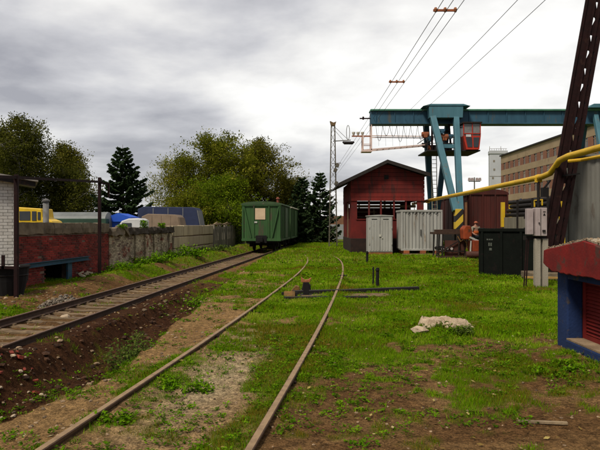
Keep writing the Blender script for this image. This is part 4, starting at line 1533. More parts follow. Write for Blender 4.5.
def spruce(name, label, x, y, h, rad, seed, mat, zg=-.2, levels=24, per=70, nl=(.20, .055)):
    r = np.random.default_rng(seed)
    o = root(name, (x, y, zg), label, 'tree')
    part('trunk', B().path([(x, y, zg), (x + .05, y, zg + h * .5), (x, y, zg + h)], [h * .018 + .03, h * .011, .012], 8), bark_m, o, smooth=True)
    br = B()
    P, D, T = [], [], []
    for k in range(levels):
        t = .04 + .95 * k / levels
        nb = int(6 + 3 * (1 - t))
        for j in range(nb):
            az = j * 2 * math.pi / nb + k * 1.1 + r.uniform(-.5, .5)
            ln = rad * (1 - t) ** .86 * r.uniform(.55, 1.25) + .12
            z0 = zg + h * (t + r.uniform(-.024, .024) * (1 - t))
            dip = ln * r.uniform(.16, .36) * (1 - t * .9)
            pts = []
            for q in range(5):
                s = q / 4
                pts.append((x + math.cos(az) * ln * s, y + math.sin(az) * ln * s, z0 - dip * math.sin(s * 2.2) + .12 * ln * s ** 3 + t * ln * .35 * s))
            br.path(pts, [.028 * (1 - t) + .008, .02 * (1 - t) + .006, .012, .008, .004], 4)
            n = int(per * ln / rad) + 8
            s = r.uniform(.12, 1.0, n) ** .8
            pa = np.array(pts)
            idx = np.minimum((s * 4).astype(int), 3)
            f = (s * 4 - idx)[:, None]
            p = pa[idx] * (1 - f) + pa[idx + 1] * f
            side = r.choice([-1, 1], n)
            spread = (1.05 - s) * .42 * ln * .5 + .05
            lat = np.array([-math.sin(az), math.cos(az), 0])
            fw = np.array([math.cos(az), math.sin(az), 0])
            q_ = r.uniform(0, 1, n)
            p = p + lat * (side * spread * q_)[:, None] + fw * (spread * q_ * .5)[:, None]
            p[:, 2] -= q_ * spread * .35 + np.abs(r.normal(0, .05, n))
            d = lat * side[:, None] * .7 + fw * .8 + r.normal(0, .28, (n, 3))
            d[:, 2] -= .25
            P.append(p)
            D.append(d)
            T.append(np.clip(r.normal(.42 + .25 * s, .16), 0, 1))
    part('limbs', br, bark_m, o)
    P, D, T = np.concatenate(P), np.concatenate(D), np.concatenate(T)
    D /= np.linalg.norm(D, axis=1)[:, None]
    nrm = np.cross(D, r.normal(0, 1, D.shape) + np.array([0, 0, 1.2]))
    nrm /= np.linalg.norm(nrm, axis=1)[:, None]
    sz = r.uniform(.7, 1.35, len(P))[:, None]
    L_, W_ = nl[0] * sz, nl[1] * sz
    V = np.stack([P - D * L_ * .5, P + nrm * W_, P + D * L_ * .5, P - nrm * W_], 1).reshape(-1, 3) - np.array([x, y, zg])
    link('crown', mesh_np('crown', V, np.arange(len(V)).reshape(-1, 4), {'tone': np.repeat(T, 4)}), mat, o)
    return o


birchleaf_m = leaf_mat('birch_leaf', [(.045, .048, .008), (.088, .09, .012), (.14, .135, .018), (.24, .20, .035)], .35)
darkleaf_m = leaf_mat('dark_leaf', [(.028, .034, .006), (.055, .062, .010), (.09, .095, .014), (.16, .15, .03)], .35)
oliveleaf_m = leaf_mat('olive_leaf', [(.048, .060, .005), (.105, .122, .008), (.165, .178, .012), (.29, .265, .035)], .38)
greenleaf_m = leaf_mat('green_leaf', [(.045, .075, .004), (.095, .150, .007), (.15, .215, .010), (.23, .28, .02)], .35)
autumn_m = leaf_mat('turning_leaf', [(.085, .095, .010), (.155, .165, .015), (.24, .23, .025), (.36, .31, .05)], .38)
spruce_m = leaf_mat('spruce_needles', [(.012, .022, .010), (.022, .040, .016), (.036, .060, .023), (.06, .09, .035)], .15)

TC = 'tree clump behind the wall'
broadleaf('birch_tree', 'tall dark birch at the far left above the white building', -26.0, 54, 13.0, 4.2, 3, .20, 1500, 26, darkleaf_m, birch_m, .12, .85, .25, .34)
broadleaf('birch_tree', 'dark leafy birch filling the left edge behind the yellow cab', -28.6, 58, 11.5, 4.2, 13, .21, 1100, 26, darkleaf_m, birch_m, .10, .8, .25, .36)
broadleaf('birch_tree', 'shorter dark tree between the two birches at the left', -22.6, 57, 8.0, 2.8, 31, .20, 800, 24, darkleaf_m, birch_m, .08, .8, .25, .34)
broadleaf('birch_tree', 'slimmer yellowing birch to the left of the spruce', -23.6, 60, 11.4, 2.1, 4, .19, 1100, 26, birchleaf_m, birch_m, .08, 1.0, .3, .30)
spruce('spruce_tree', 'lone dark spruce with open branches behind the walls', -15.2, 50, 8.9, 4.0, 5, spruce_m, -.2, 24, 330, (.32, .085))
broadleaf('roadside_tree', 'pale yellowing tree at the left of the big tree clump', -12.7, 63, 9.8, 3.3, 6, .18, 950, 22, autumn_m, birch_m, .06, .9, .1, .33, group=TC)
broadleaf('roadside_tree', 'olive green central tree of the clump behind the panel wall', -9.0, 62, 11.6, 4.4, 7, .20, 1900, 26, oliveleaf_m, bark_m, .05, .9, .05, .36, group=TC)
broadleaf('roadside_tree', 'tallest dark tree at the right of the clump above the green wagon', -4.6, 66, 12.4, 3.7, 8, .20, 1500, 26, birchleaf_m, bark_m, .05, .95, .1, .35, group=TC)
broadleaf('roadside_tree', 'lower dark tree behind the roof of the green wagon', -1.6, 68, 8.2, 3.0, 19, .20, 900, 24, birchleaf_m, bark_m, .05, .9, .1, .34, group=TC)
broadleaf('roadside_bush', 'bright green rounded bush in front of the tree clump', -7.4, 57.5, 6.6, 3.2, 9, .17, 1500, 26, greenleaf_m, bark_m, .03, .9, .05, .30, cat='bush', group=TC)
broadleaf('roadside_bush', 'low green bush between the navy truck and the wagon', -10.6, 56, 4.6, 2.6, 10, .17, 900, 24, oliveleaf_m, bark_m, .03, .9, .05, .30, cat='bush', group=TC)
spruce('spruce_tree', 'left of the two dark spruces beside the lattice mast', .2, 64, 7.3, 3.1, 15, spruce_m, -.1, 22, 110, (.32, .09))
spruce('spruce_tree', 'right taller dark spruce beside the lattice mast', 2.1, 62, 7.7, 2.9, 16, spruce_m, -.1, 22, 110, (.32, .09))
spruce('spruce_tree', 'low wide spruce between the pair and the wagons', -.3, 60.5, 4.6, 2.4, 17, spruce_m, -.1, 16, 110, (.32, .09))
# ------------------------------------------------------------------ red plank shed
sh = root('red_shed', (5.7, 38, 0), 'red plank shed with low gable roof and a glassless window band', 'shed')
XL_, XR_, Y0, Y1 = 3.32, 8.08, 38.0, 44.5
PK = (5.61, 5.89)


def roof_z(x):
    return PK[1] - (PK[0] - x) * .478 if x < PK[0] else PK[1] - (x - PK[0]) * .315


WZ0, WZ1 = 2.22, 3.45
part('plinth', B().box(XL_ - .03, XR_ + .03, Y0 - .05, Y1 + .03, -.2, .95), plinth_m, sh, bev=.02)
for yy, s in ((Y0, 0), (Y1 - .14, 1)):
    if s:
        part('rear_boarding', B().box(3.72, 7.63, yy + .03, yy + .1, WZ0, 3.12), reddark_m, sh)
    part('wall', B().box(XL_ + .02, 3.72, yy + .01, yy + .13, .95, WZ1).box(7.63, XR_ - .02, yy + .01, yy + .13, .95, WZ1).box(3.72, 7.63, yy + .01, yy + .13, .95, WZ0), reddark_m, sh)
    for x in (4.50, 5.28, 6.13, 6.91):
        part('mullion', B().box(x - .05, x + .05, yy + .0, yy + .14, WZ0, WZ1), reddark_m, sh)
    part('sill', B().box(3.66, 7.69, yy - .04, yy + .16, WZ0 - .06, WZ0 + .002), reddark_m, sh)
# upper plank siding, each plank a piece (front and back), slightly proud
z = WZ1 - .06
k = 0
while z < PK[1] - .25:
    z1 = z + .265
    for yy in (Y0 - .05 - .012 * (k % 2), Y1 - .02):
        zt = min(z1 - .018, PK[1] - .12)
        def lim(zz):
            a = max(XL_ - .02, PK[0] - (PK[1] - .1 - zz) / .478)
            c = min(XR_ + .02, PK[0] + (PK[1] - .1 - zz) / .315)
            return a, c
        a0, c0 = lim(z)
        a1, c1 = lim(zt)
        part('plank', B().prism([(a0, z), (c0, z), (c1, zt), (a1, zt)], yy, yy + .05), redplank_m, sh)
    z = z1
    k += 1
part('gable_backing', B().prism([(XL_ + .02, WZ1 - .03), (XR_ - .02, WZ1 - .03), (XR_ - .02, roof_z(XR_) - .14), (PK[0], PK[1] - .16), (XL_ + .02, roof_z(XL_) - .14)], Y0 + .002, Y0 + .05), plinth_m, sh)
part('vent', B().box(5.48, 5.76, Y0 - .085, Y0 - .066, 4.80, 5.06), black_m, sh, label='square dark vent in the gable')
# side walls
for x, s in ((XL_, 1), (XR_, -1)):
    zt = roof_z(x) - .12
    a, c = (x + .01, x + .12) if s > 0 else (x - .12, x - .01)
    part('side_wall', B().box(a, c, Y0 + .14, Y1 - .14, .95, WZ0).box(a, c, Y0 + .14, Y1 - .14, WZ1, zt).box(a, c, Y0 + .14, Y0 + 1.3, WZ0, WZ1).box(a, c, Y1 - 2.0, Y1 - .14, WZ0, WZ1), reddark_m, sh)
    for y in np.arange(Y0 + .3, Y1 - .2, 1.45):
        part('side_batten', B().box(a - .03 if s > 0 else c, a if s > 0 else c + .03, y, y + .10, .95, zt), reddark_m, sh)
part('side_door', B().box(XL_ - .045, XL_ + .005, Y0 + 1.9, Y0 + 2.25, .95, 3.3), wood_m, sh, label='tan timber door edge on the shed side')
for sgn in (0, 1):
    e = (2.47, 4.39) if sgn == 0 else (8.34, 5.03)
    pl = [(e[0], e[1]), PK, (PK[0], PK[1] + .13), (e[0], e[1] + .13)]
    part('roof_slope', B().prism(pl, Y0 - .62, Y1 + .5), roof_m, sh)
    part('bargeboard', B().prism([(e[0], e[1] - .1), (PK[0], PK[1] - .1), (PK[0], PK[1] + .02), (e[0], e[1] + .02)], Y0 - .68, Y0 - .625), roof_m, sh)
part('floor', B().box(XL_ + .13, XR_ - .13, Y0 + .14, Y1 - .14, .95, 1.0), plinth_m, sh)
part('tie_beam', B().box(XL_ + .1, XR_ - .1, Y0 + 2.2, Y0 + 2.34, 3.02, 3.2), wood_m, sh)
rk = root('storage_rack', (5.2, 40.6, 1.0), 'timber rack with planks inside the red shed', 'rack')
for x in (3.9, 5.1):
    part('upright', B().box(x, x + .08, 40.5, 40.58, 1.0, 2.95), wood_m, rk)
for z in (2.35, 2.7):
    part('shelf', B().box(3.8, 5.3, 40.4, 40.9, z, z + .05), wood_m, rk)

# ------------------------------------------------------------------ grey steel cabinet and container
cb_ = root('grey_cabinet', (5.0, 36, 0), 'pale grey two-door steel cabinet left of the larger container', 'cabinet')
part('body', B().box(4.22, 5.72, 36.03, 37.2, .12, 2.36), galv_m, cb_, bev=.02)
part('top', B().prism([(4.18, 2.36), (5.76, 2.36), (5.76, 2.41), (4.97, 2.46), (4.18, 2.41)], 35.98, 37.25), galv_m, cb_)
part('skid', B().box(4.25, 5.7, 36.0, 37.2, -.1, .12), skid_m, cb_)
for a, c in ((4.27, 4.955), (4.975, 5.67)):
    d_ = part('door', B().box(a, c, 35.995, 36.03, .18, 2.3), galv_m, cb_, bev=.008)
    nr = 4
    rb = B()
    for k in range(nr):
        x = a + (c - a) * (k + .5) / nr
        rb.box(x - .025, x + .025, 35.975, 35.995, .25, 2.1)
    part('ribs', rb, galv_m, d_)
    part('vent_slots', B().box(a + .15, c - .2, 35.98, 35.994, 2.16, 2.2), black_m, d_)
    part('hinges', B().box(a - .01 if a < 4.5 else c - .03, a + .03 if a < 4.5 else c + .01, 35.96, 35.995, .6, .72).box(a - .01 if a < 4.5 else c - .03, a + .03 if a < 4.5 else c + .01, 35.96, 35.995, 1.6, 1.72), galv_m, d_)
part('lock', B().box(4.88, 5.02, 35.95, 35.99, 1.1, 1.24).box(5.03, 5.10, 35.95, 35.99, .98, 1.06), M('lock_pale', (.5, .48, .42)), cb_)

ct = root('grey_container', (7.4, 35.5, 0), 'large pale grey ribbed container on orange skids beside the shed', 'container')
part('body', B().box(6.2, 8.62, 35.53, 37.3, .28, 2.70), galv_m, ct)
n = 11
for k in range(n):
    a = 6.24 + (8.58 - 6.24) * k / n
    w = (8.58 - 6.24) / n
    part('rib', B().prism([(a + .02, 35.532), (a + w * .3, 35.47), (a + w * .72, 35.47), (a + w - .02, 35.532)], .36, 2.62, 'z'), galv_m, ct)
for k in range(6):
    y = 35.6 + k * .28
    part('side_rib', B().box(6.15, 6.2, y, y + .13, .36, 2.62), galv_m, ct)
part('top_rail', B().box(6.14, 8.66, 35.44, 35.56, 2.62, 2.74).box(6.12, 6.24, 35.56, 37.3, 2.62, 2.74), galv_m, ct, bev=.01)
part('bottom_rail', B().box(6.14, 8.66, 35.44, 35.56, .26, .37), galv_m, ct, bev=.01)
part('corner_post', B().box(6.14, 6.25, 35.44, 35.56, .37, 2.62), galv_m, ct)
part('corner_post', B().box(8.55, 8.66, 35.44, 35.56, .37, 2.62), galv_m, ct)
for x in (6.3, 7.3, 8.2):
    part('skid', B().box(x, x + .35, 35.4, 37.2, .08, .27), skid_m, ct, bev=.02)
part('skid_board', B().box(6.2, 8.6, 35.36, 35.5, -.02, .08), wood_m, ct)
part('lock_rod', B().tube((7.35, 35.45, 1.15), (7.35, 35.45, 1.55), .03, None, 8), darkmetal_m, ct)
vb = B()
for k in range(5):
    vb.box(6.55 + k * .42, 6.72 + k * .42, 35.458, 35.468, 2.48, 2.52)
part('vent_slots', vb, black_m, ct)

# ------------------------------------------------------------------ lattice mast with lamps
def lattice(b, x, y, z0, z1, w0, w1, step, rr_, face=4):
    n = max(1, int((z1 - z0) / step))
    for i in range(n):
        ta, tb2 = i / n, (i + 1) / n
        wa, wb_ = w0 + (w1 - w0) * ta, w0 + (w1 - w0) * tb2
        za, zb = z0 + (z1 - z0) * ta, z0 + (z1 - z0) * tb2
        cs = [(-1, -1), (1, -1), (1, 1), (-1, 1)]
        for k in range(4):
            p, q = cs[k], cs[(k + 1) % 4]
            if (i + k) % 2:
                p, q = q, p
            b.bar((x + p[0] * wa / 2, y + p[1] * wa / 2, za), (x + q[0] * wb_ / 2, y + q[1] * wb_ / 2, zb), rr_, rr_ * .6)
    return b


ms = root('lattice_mast', (2.83, 50, 0), 'tall slim lattice lamp mast with side bracket left of the red shed', 'mast')
for sx, sy in ((-1, -1), (1, -1), (1, 1), (-1, 1)):
    part('leg', B().bar((2.83 + sx * .34, 50 + sy * .34, -.1), (2.83 + sx * .15, 50 + sy * .15, 10.3), .075), galvmast_m, ms)
part('lacing', lattice(B(), 2.83, 50, 0, 10.3, .68, .30, .62, .05), galvmast_m, ms)
part('horn', B().prism([(2.66, 10.30), (3.0, 10.30), (3.10, 10.66), (2.86, 10.56), (2.56, 10.70)], 49.75, 50.2), M('horn_brown', (.16, .10, .045), (.09, .06, .03)), ms)
part('arm', B().bar((2.83, 50, 9.0), (4.35, 50, 9.1), .07).bar((3.0, 50, 10.2), (4.1, 50, 9.15), .03).bar((3.0, 50, 9.9), (3.7, 50, 9.1), .025), galvmast_m, ms)
hoop = [(4.12 + .14 * math.cos(t), 50, 9.75 + .62 * math.sin(t)) for t in np.linspace(0, 2 * math.pi, 22)]
part('hoop', B().path(hoop, .025, 5, False), galvmast_m, ms)
part('insulator', B().path([(3.65, 50, 8.95), (3.8, 50, 8.86), (4.5, 50, 8.86), (4.65, 50, 8.95)], [.06, .14, .14, .06], 10), darkmetal_m, ms)
for x, z in ((3.15, 6.9), (2.98, 6.5), (3.05, 5.4)):
    part('lamp', B().prism([(x - .16, z - .12), (x + .12, z - .2), (x + .22, z + .08), (x - .05, z + .18)], 49.5, 49.8), galvmast_m, ms, bev=.02)
part('lamp_arm', B().bar((2.7, 49.7, 7.05), (3.5, 49.7, 7.1), .05), galvmast_m, ms)

# ------------------------------------------------------------------ gantry crane
cr_ = root('gantry_crane', (12.1, 49, 0), 'blue-green gantry crane with red cab spanning over the yard', 'crane')
part('girder', B().box(5.9, 33, 48.55, 49.45, 10.32, 11.32), navy_m, cr_)
part('top_flange', B().box(5.86, 33, 48.35, 49.65, 11.32, 11.44), tealtop_m, cr_)
part('bottom_flange', B().box(5.9, 33, 48.42, 49.58, 10.22, 10.32), navy_m, cr_)
for k, x in enumerate(np.arange(6.3, 30, 1.55)):
    part('stiffener', B().box(x, x + .05, 48.47, 48.55, 10.33, 11.31), navy_m, cr_)
part('rail', B().box(5.95, 33, 48.95, 49.05, 11.44, 11.54), darkmetal_m, cr_)
part('saddle', B().prism([(10.55, 10.55), (13.25, 10.55), (13.3, 11.5), (10.5, 11.5)], 47.45, 48.3).prism([(10.0, 11.5), (13.9, 11.5), (13.3, 11.68), (10.6, 11.68)], 47.4, 50.6), teal_m, cr_, bev=.03)
part('saddle_back', B().box(10.55, 13.25, 49.7, 50.55, 10.55, 11.5), teal_m, cr_, bev=.03)


def leg(p, q, w, m):
    part('leg', B().bar(p, q, w, w, (0, 1, 0)), m, cr_, bev=.03)


leg((10.84, 47.7, 10.7), (12.02, 45.0, 2.9), .48, teal_m)
leg((12.75, 47.7, 10.7), (12.36, 45.0, 2.9), .44, teal_m)
leg((10.84, 50.3, 10.7), (12.02, 53.0, 2.0), .46, navy_m)
leg((12.75, 50.3, 10.7), (12.36, 53.0, 2.0), .42, navy_m)
part('hazard_sleeve', B().box(11.92, 12.52, 44.72, 45.28, 1.5, 3.05), hazard_m, cr_, bev=.02)
part('hazard_sleeve', B().box(11.92, 12.46, 52.75, 53.25, .9, 2.1), hazard_m, cr_, bev=.02)
part('end_truck', B().box(11.8, 12.6, 44.0, 54.0, .55, 1.35), darkmetal_m, cr_, bev=.03)
for y in (44.6, 45.6, 52.4, 53.4):
    part('wheel', B().tube((12.05, y, .38), (12.35, y, .38), .3, None, 18), darkmetal_m, cr_)
# far support
leg((24.4, 48.2, 10.9), (24.4, 45.0, 1.2), .36, teal_m)
leg((24.4, 49.8, 10.9), (24.4, 53.0, 1.2), .36, navy_m)
part('leg_cap', B().prism([(23.6, 11.44), (25.2, 11.44), (24.75, 11.75), (24.05, 11.75)], 47.7, 50.3), teal_m, cr_)
part('end_truck', B().box(24.0, 24.8, 44.0, 54.0, .4, 1.2), navy_m, cr_, bev=.03)
# platform, machinery, ladder
part('platform', B().box(10.2, 14.5, 46.9, 50.4, 7.76, 7.86), darkmetal_m, cr_)
part('tie_beam', B().bar((11.15, 46.9, 8.15), (12.8, 46.9, 8.15), .3), teal_m, cr_)
part('tie_beam', B().bar((11.2, 51.0, 8.1), (12.8, 51.0, 8.1), .3), teal_m, cr_)
for x in np.arange(10.25, 13.2, .7):
    part('railing_post', B().bar((x, 46.95, 7.86), (x, 46.95, 8.9), .04), darkmetal_m, cr_)
for p, q in (((10.25, 46.95, 8.9), (13.0, 46.95, 8.9)), ((10.25, 46.95, 8.4), (13.0, 46.95, 8.4)), ((10.25, 46.95, 8.9), (10.25, 50.9, 8.9))):
    part('handrail', B().bar(p, q, .045), darkmetal_m, cr_)
mr_ = random.Random(12)
for k in range(9):
    x = 10.35 + k * .27 + mr_.uniform(-.1, .1)
    s = mr_.uniform(.16, .34)
    z = 7.9 + mr_.uniform(0, 1.7)
    y = mr_.uniform(48.0, 49.6)
    part('hoist_gear', B().tube((x - s, y, z + s), (x + s, y, z + s), s * .75, None, 10).box(x - s * .5, x + s * .5, y - s, y + s, z, z + s), (skid_m, darkmetal_m, navy_m)[k % 3], cr_)
part('hoist_frame', B().bar((11.0, 48.6, 7.86), (11.0, 48.6, 10.3), .14).bar((12.6, 48.6, 7.86), (12.4, 48.6, 10.3), .14).bar((11.0, 48.6, 9.7), (12.5, 48.6, 9.6), .16).bar((12.7, 48.4, 9.9), (13.2, 48.4, 9.9), .1), maroon_m, cr_)
ld = B()
for s in (-.22, .22):
    ld.bar((11.85 + s, 51.2, 1.4), (11.75 + s, 51.2, 8.0), .06)
for z in np.arange(1.8, 8.0, .36):
    ld.bar((11.6, 51.2, z), (12.0, 51.2, z), .04)
part('ladder', ld, M('ladder_pale', (.42, .38, .28), (.3, .26, .18), 5), cr_)
# driver's cab
CX0, CX1, CY0, CY1 = 13.05, 14.45, 46.6, 48.3
cab = part('cab', B().prism([(CX0 + .25, 7.86), (CX1 - .12, 7.86), (CX1, 8.95), (CX0, 8.95)], CY0, CY1), cabred_m, cr_, label='red crane driver cab')
part('panes', B().prism([(CX0 + .34, 8.05), (CX0 + .72, 8.05), (CX0 + .68, 8.82), (CX0 + .18, 8.82)], CY0 - .03, CY0 - .005).prism([(CX0 + .82, 8.05), (CX1 - .22, 8.05), (CX1 - .12, 8.82), (CX0 + .8, 8.82)], CY0 - .03, CY0 - .005), glass_m, cab)
part('windows', B().box(CX0 + .06, CX1 - .06, CY0 + .06, CY1 - .06, 8.95, 9.92), dustglass_m, cab)
for x in (CX0, CX0 + .7, CX1 - .06):
    part('window_post', B().box(x, x + .06, CY0, CY0 + .06, 8.95, 9.95), cabred_m, cab)
    part('window_post', B().box(x, x + .06, CY1 - .06, CY1, 8.95, 9.95), cabred_m, cab)
part('window_bar', B().box(CX0, CX1, CY0 - .02, CY0 + .05, 9.1, 9.16), cabred_m, cab)
part('roof', B().box(CX0 - .08, CX1 + .08, CY0 - .1, CY1 + .1, 9.95, 10.06), darkmetal_m, cab)
part('white_sheet', B().box(CX0 + .2, CX0 + .6, CY0 - .05, CY0 - .03, 8.86, 9.05), white_m, cab)
# suspended pink walkway on the cantilever
wk = B()
for y in (48.55, 49.45):
    wk.bar((5.25, y, 8.05), (10.4, y, 8.50), .09)
    wk.bar((5.9, y, 9.25), (10.4, y, 9.2), .07)
    wk.bar((5.95, y, 8.05), (5.95, y, 10.3), .09)
    wk.bar((5.25, y, 8.0), (5.25, y, 9.3), .09)
    wk.bar((5.25, y, 8.55), (5.95, y, 8.55), .06)
wk.box(5.15, 6.0, 48.5, 49.5, 7.92, 8.05)
for x in np.arange(6.0, 10.4, .5):
    wk.bar((x, 48.6, 8.12 + (x - 6) * .09), (x, 49.4, 8.12 + (x - 6) * .09), .05)
part('walkway', wk, pink_m, cr_)
fc = B()
for k in range(7):
    x0 = 6.3 + k * .58
    dp = .9 + .7 * mr_.random()
    pts = [(x0 + .58 * t, 48.5, 10.2 - dp * math.sin(math.pi * t) ** .7) for t in np.linspace(0, 1, 9)]
    fc.path(pts, .018, 4)
    fc.bar((x0 + .2, 48.5, 10.2), (x0 + .25, 48.5, 8.4), .014)
part('festoon_cable', fc, wire_m, cr_)
part('collector_bar', B().bar((4.35, 49, 9.28), (5.9, 49, 9.28), .13, .1).bar((4.95, 49, 9.3), (6.0, 49, 9.28), .05), skid_m, cr_)
for x in (4.5, 4.88, 5.25):
    part('insulator', B().path([(x, 49, 9.32), (x, 49, 9.42), (x, 49, 9.5), (x, 49, 9.62)], [.06, .09, .13, .15], 10), porcelain_m, cr_)
part('stub_bracket', B().bar((5.0, 48.9, 10.75), (5.95, 48.9, 10.75), .1).bar((5.3, 48.9, 10.65), (5.3, 48.9, 10.9), .14), maroon_m, cr_)

# ------------------------------------------------------------------ overhead wires
def wire(x, z, y0, y1, label, sag=.25):
    pts = []
    for t in np.linspace(0, 1, 61):
        y = y0 + (y1 - y0) * t
        s = t
        pts.append((x, y, z - sag * 4 * s * (1 - s)))
    thing('overhead_wire', B().path(pts, .016, 4), wire_m, label, 'wire', 'overhead wires')


for x, lab in ((5.72, 'leftmost overhead wire of the triple carried by brown spreaders'), (6.12, 'middle overhead wire of the triple carried by brown spreaders'), (6.55, 'right overhead wire of the triple carried by brown spreaders')):
    wire(x, 10.85, 10, 110, lab, .12)
wire(8.65, 10.9, 10, 48.4, 'left of two single wires running to the crane girder', .15)
wire(9.75, 10.9, 10, 48.4, 'rightmost overhead wire running to the crane girder', .15)
for d, lab in ((24.6, 'nearer brown spreader bar on the overhead wires'), (36.9, 'farther brown spreader bar on the overhead wires')):
    o = root('wire_spreader', (6.1, d, 10.85), lab, 'spreader', group='spreaders on the wires')
    part('bar', B().bar((5.62, d, 10.87), (6.6, d, 10.87), .06, .09), skid_m, o)
    for x in (5.72, 6.12, 6.55):
        part('insulator', B().path([(x, d, 10.80), (x, d, 10.90), (x, d, 10.99)], [.05, .085, .05], 8), MATS['forked_head_rust'], o)

# ------------------------------------------------------------------ maroon boxcar under the crane
bcw = root('boxcar', (15.2, 47, 0), 'dark maroon boxcar standing under the crane', 'railway wagon')
A0, A1, C0, C1 = 13.7, 16.85, 47.3, 60.0
part('body', B().box(A0, A1, C0, C1, 1.2, 4.3), box_m, bcw)
arc = [(A0 - .06, 4.28)] + [((A0 + A1) / 2 + (A1 - A0 + .12) / 2 * math.sin(t), 4.32 + .42 * math.cos(t)) for t in np.linspace(-1.45, 1.45, 13)] + [(A1 + .06, 4.28)]
part('roof', B().prism(arc, C0 - .12, C1 + .1), box_m, bcw)
part('roof_edge', B().box(A0 - .1, A0 - .04, C0 - .1, C1, 4.24, 4.36), M('pale_roof_edge', (.2, .16, .13)), bcw)
for k in range(9):
    x = A0 + .02 + k * (A1 - A0 - .04) / 9
    part('board', B().box(x + .01, x + (A1 - A0 - .04) / 9 - .01, C0 - .03 - .008 * (k % 2), C0, 1.22, 4.26), box_m, bcw)
for x in (A0 + .02, A0 + 1.05, A0 + 2.05, A1 - .1):
    part('end_post', B().box(x, x + .1, C0 - .12, C0 - .04, 1.2, 4.28), box_m, bcw)
for y in np.arange(C0 + .3, C1, 1.5):
    part('side_post', B().box(A0 - .09, A0, y, y + .12, 1.2, 4.28), box_m, bcw)
part('door', B().box(A0 - .07, A0 - .005, 52.4, 54.9, 1.3, 4.1), box_m, bcw)
part('underframe', B().box(A0 + .2, A1 - .2, C0 + .1, C1 - .1, .7, 1.2), black_m, bcw)
for y in (49, 50.9, 56.4, 58.3):
    for s in (-.76, .76):
        part('wheel', B().tube(((A0 + A1) / 2 + s - .07, y, .5), ((A0 + A1) / 2 + s + .07, y, .5), .47, None, 20), darkmetal_m, bcw)
part('coupler', B().box(15.1, 15.45, C0 - .6, C0, .85, 1.15), black_m, bcw, bev=.03)
part('stake', B().box(A1 + .05, A1 + .3, C0 - .2, C0, 1.6, 3.62), yelcab_m, bcw, label='yellow upright at the boxcar corner')
bl = root('hazard_post', (12.9, 44.2, 0), 'brown timber post beside the striped crane leg', 'post')
part('shaft', B().box(12.55, 12.7, 44.3, 44.45, 0, 3.6), M('rust_post', (.2, .09, .04)), bl)
part('cap', B().box(12.52, 12.73, 44.27, 44.48, 3.6, 3.66), darkmetal_m, bl)

# ------------------------------------------------------------------ yellow gas pipe
gp = root('gas_pipe', (8.5, 20, 0), 'long yellow gas pipe running overhead from the shed to the right edge', 'pipe')
pts = [(8.5, 44, 3.42), (8.5, 30, 3.46), (8.5, 21.6, 3.50), (8.5, 20.4, 3.52), (8.5, 19.8, 3.58), (8.5, 19.45, 3.76), (8.5, 19.1, 3.94), (8.5, 18.5, 4.0), (8.5, 15.5, 4.02), (8.5, 8, 4.05)]
part('tube', B().path(pts, .10, 14), yellow_m, gp, smooth=True)
part('weld_collar', B().path([(8.5, 20.9, 3.50), (8.5, 20.75, 3.505)], .125, 14), yellow_m, gp)
part('branch', B().path([(8.75, 19.0, 3.9), (9.0, 18.6, 3.90), (9.05, 15.5, 3.84), (9.05, 9, 3.8)], .055, 8), yellow_m, gp)
for y, z in ((38.8, 3.30), (20.8, 3.36)):
    part('hanger', B().box(8.38, 8.62, y - .04, y + .04, z - .02, z + .09), yellow_m, gp)
    part('support', B().tube((8.5, y, -.1), (8.5, y, z), .055 if y < 25 else .04, None, 8), darkmetal_m, gp)

# ------------------------------------------------------------------ work rack, pipes and orange machine
wr = root('pipe_rack', (8.4, 33, 0), 'dark steel trestle rack holding pipe ends beside the container', 'rack')
part('top', B().box(7.5, 9.35, 32.7, 33.7, 1.30, 1.42).box(7.7, 9.2, 32.9, 33.5, 1.42, 1.56), railb_m, wr)
for x in (7.68, 7.98, 8.9, 9.25):
    for y in (32.75, 33.6):
        part('leg', B().bar((x, y, -.05), (x + .04, y, 1.3), .07), darkmetal_m, wr)
part('cross_brace', B().bar((7.7, 32.75, .2), (9.2, 32.75, 1.1), .05).bar((7.7, 32.74, .35), (9.25, 32.74, .35), .06), darkmetal_m, wr)
part('panel', B().box(8.15, 9.28, 32.85, 32.9, .05, .95), M('rack_rust', (.09, .03, .02), (.05, .02, .014), 5), wr)
for k, (x, z) in enumerate(((8.02, .47), (8.28, .50), (8.52, .49))):
    o = root('steel_pipe', (x, 33, z), ('leftmost', 'middle', 'right')[k] + ' of three dark pipes with pale ends on the trestle rack', 'pipe', group='pipes on the rack')
    part('tube', B().tube((x, 32.78, z), (x, 34.4, z), .095, None, 12), darkmetal_m, o)
    part('end', B().tube((x, 32.765, z), (x, 32.78, z), .075, None, 12), M('pipe_end', (.5, .45, .42)), o)
fl = root('drip_tray', (8.5, 32.2, 0), 'low rusty tray of earth in front of the trestle rack', 'tray')
part('pan', B().box(7.6, 9.5, 32.0, 32.6, -.05, .06), wood_m, fl, bev=.02)
part('rim', B().box(7.55, 9.55, 31.96, 32.0, -.05, .11), railb_m, fl)
om = root('orange_machine', (9.6, 32, 0), 'orange compressor machine with drum and box chassis beside the black skip', 'machine')
part('drum', B().prism([(8.98, 1.02), (9.42, 1.02), (9.46, 1.5), (9.38, 1.78), (9.1, 1.80), (8.94, 1.6)], 32.0, 32.7), orange_m, om, bev=.06)
part('chassis', B().box(9.42, 10.02, 31.7, 32.8, .38, .98), orange_m, om, bev=.03)
for x, y in ((9.45, 31.75), (9.9, 31.75), (9.45, 32.6), (9.9, 32.6)):
    part('leg', B().box(x, x + .1, y, y + .1, -.02, .38), orange_m, om)
part('arm', B().bar((9.3, 31.95, 1.15), (9.75, 31.9, .95), .1).bar((9.35, 31.9, .95), (9.3, 31.9, .15), .06), MATS['pale_bracket'], om)
part('cylinder', B().tube((9.0, 31.6, .22), (10.0, 31.5, .24), .17, None, 12), MATS['rack_rust'], om)
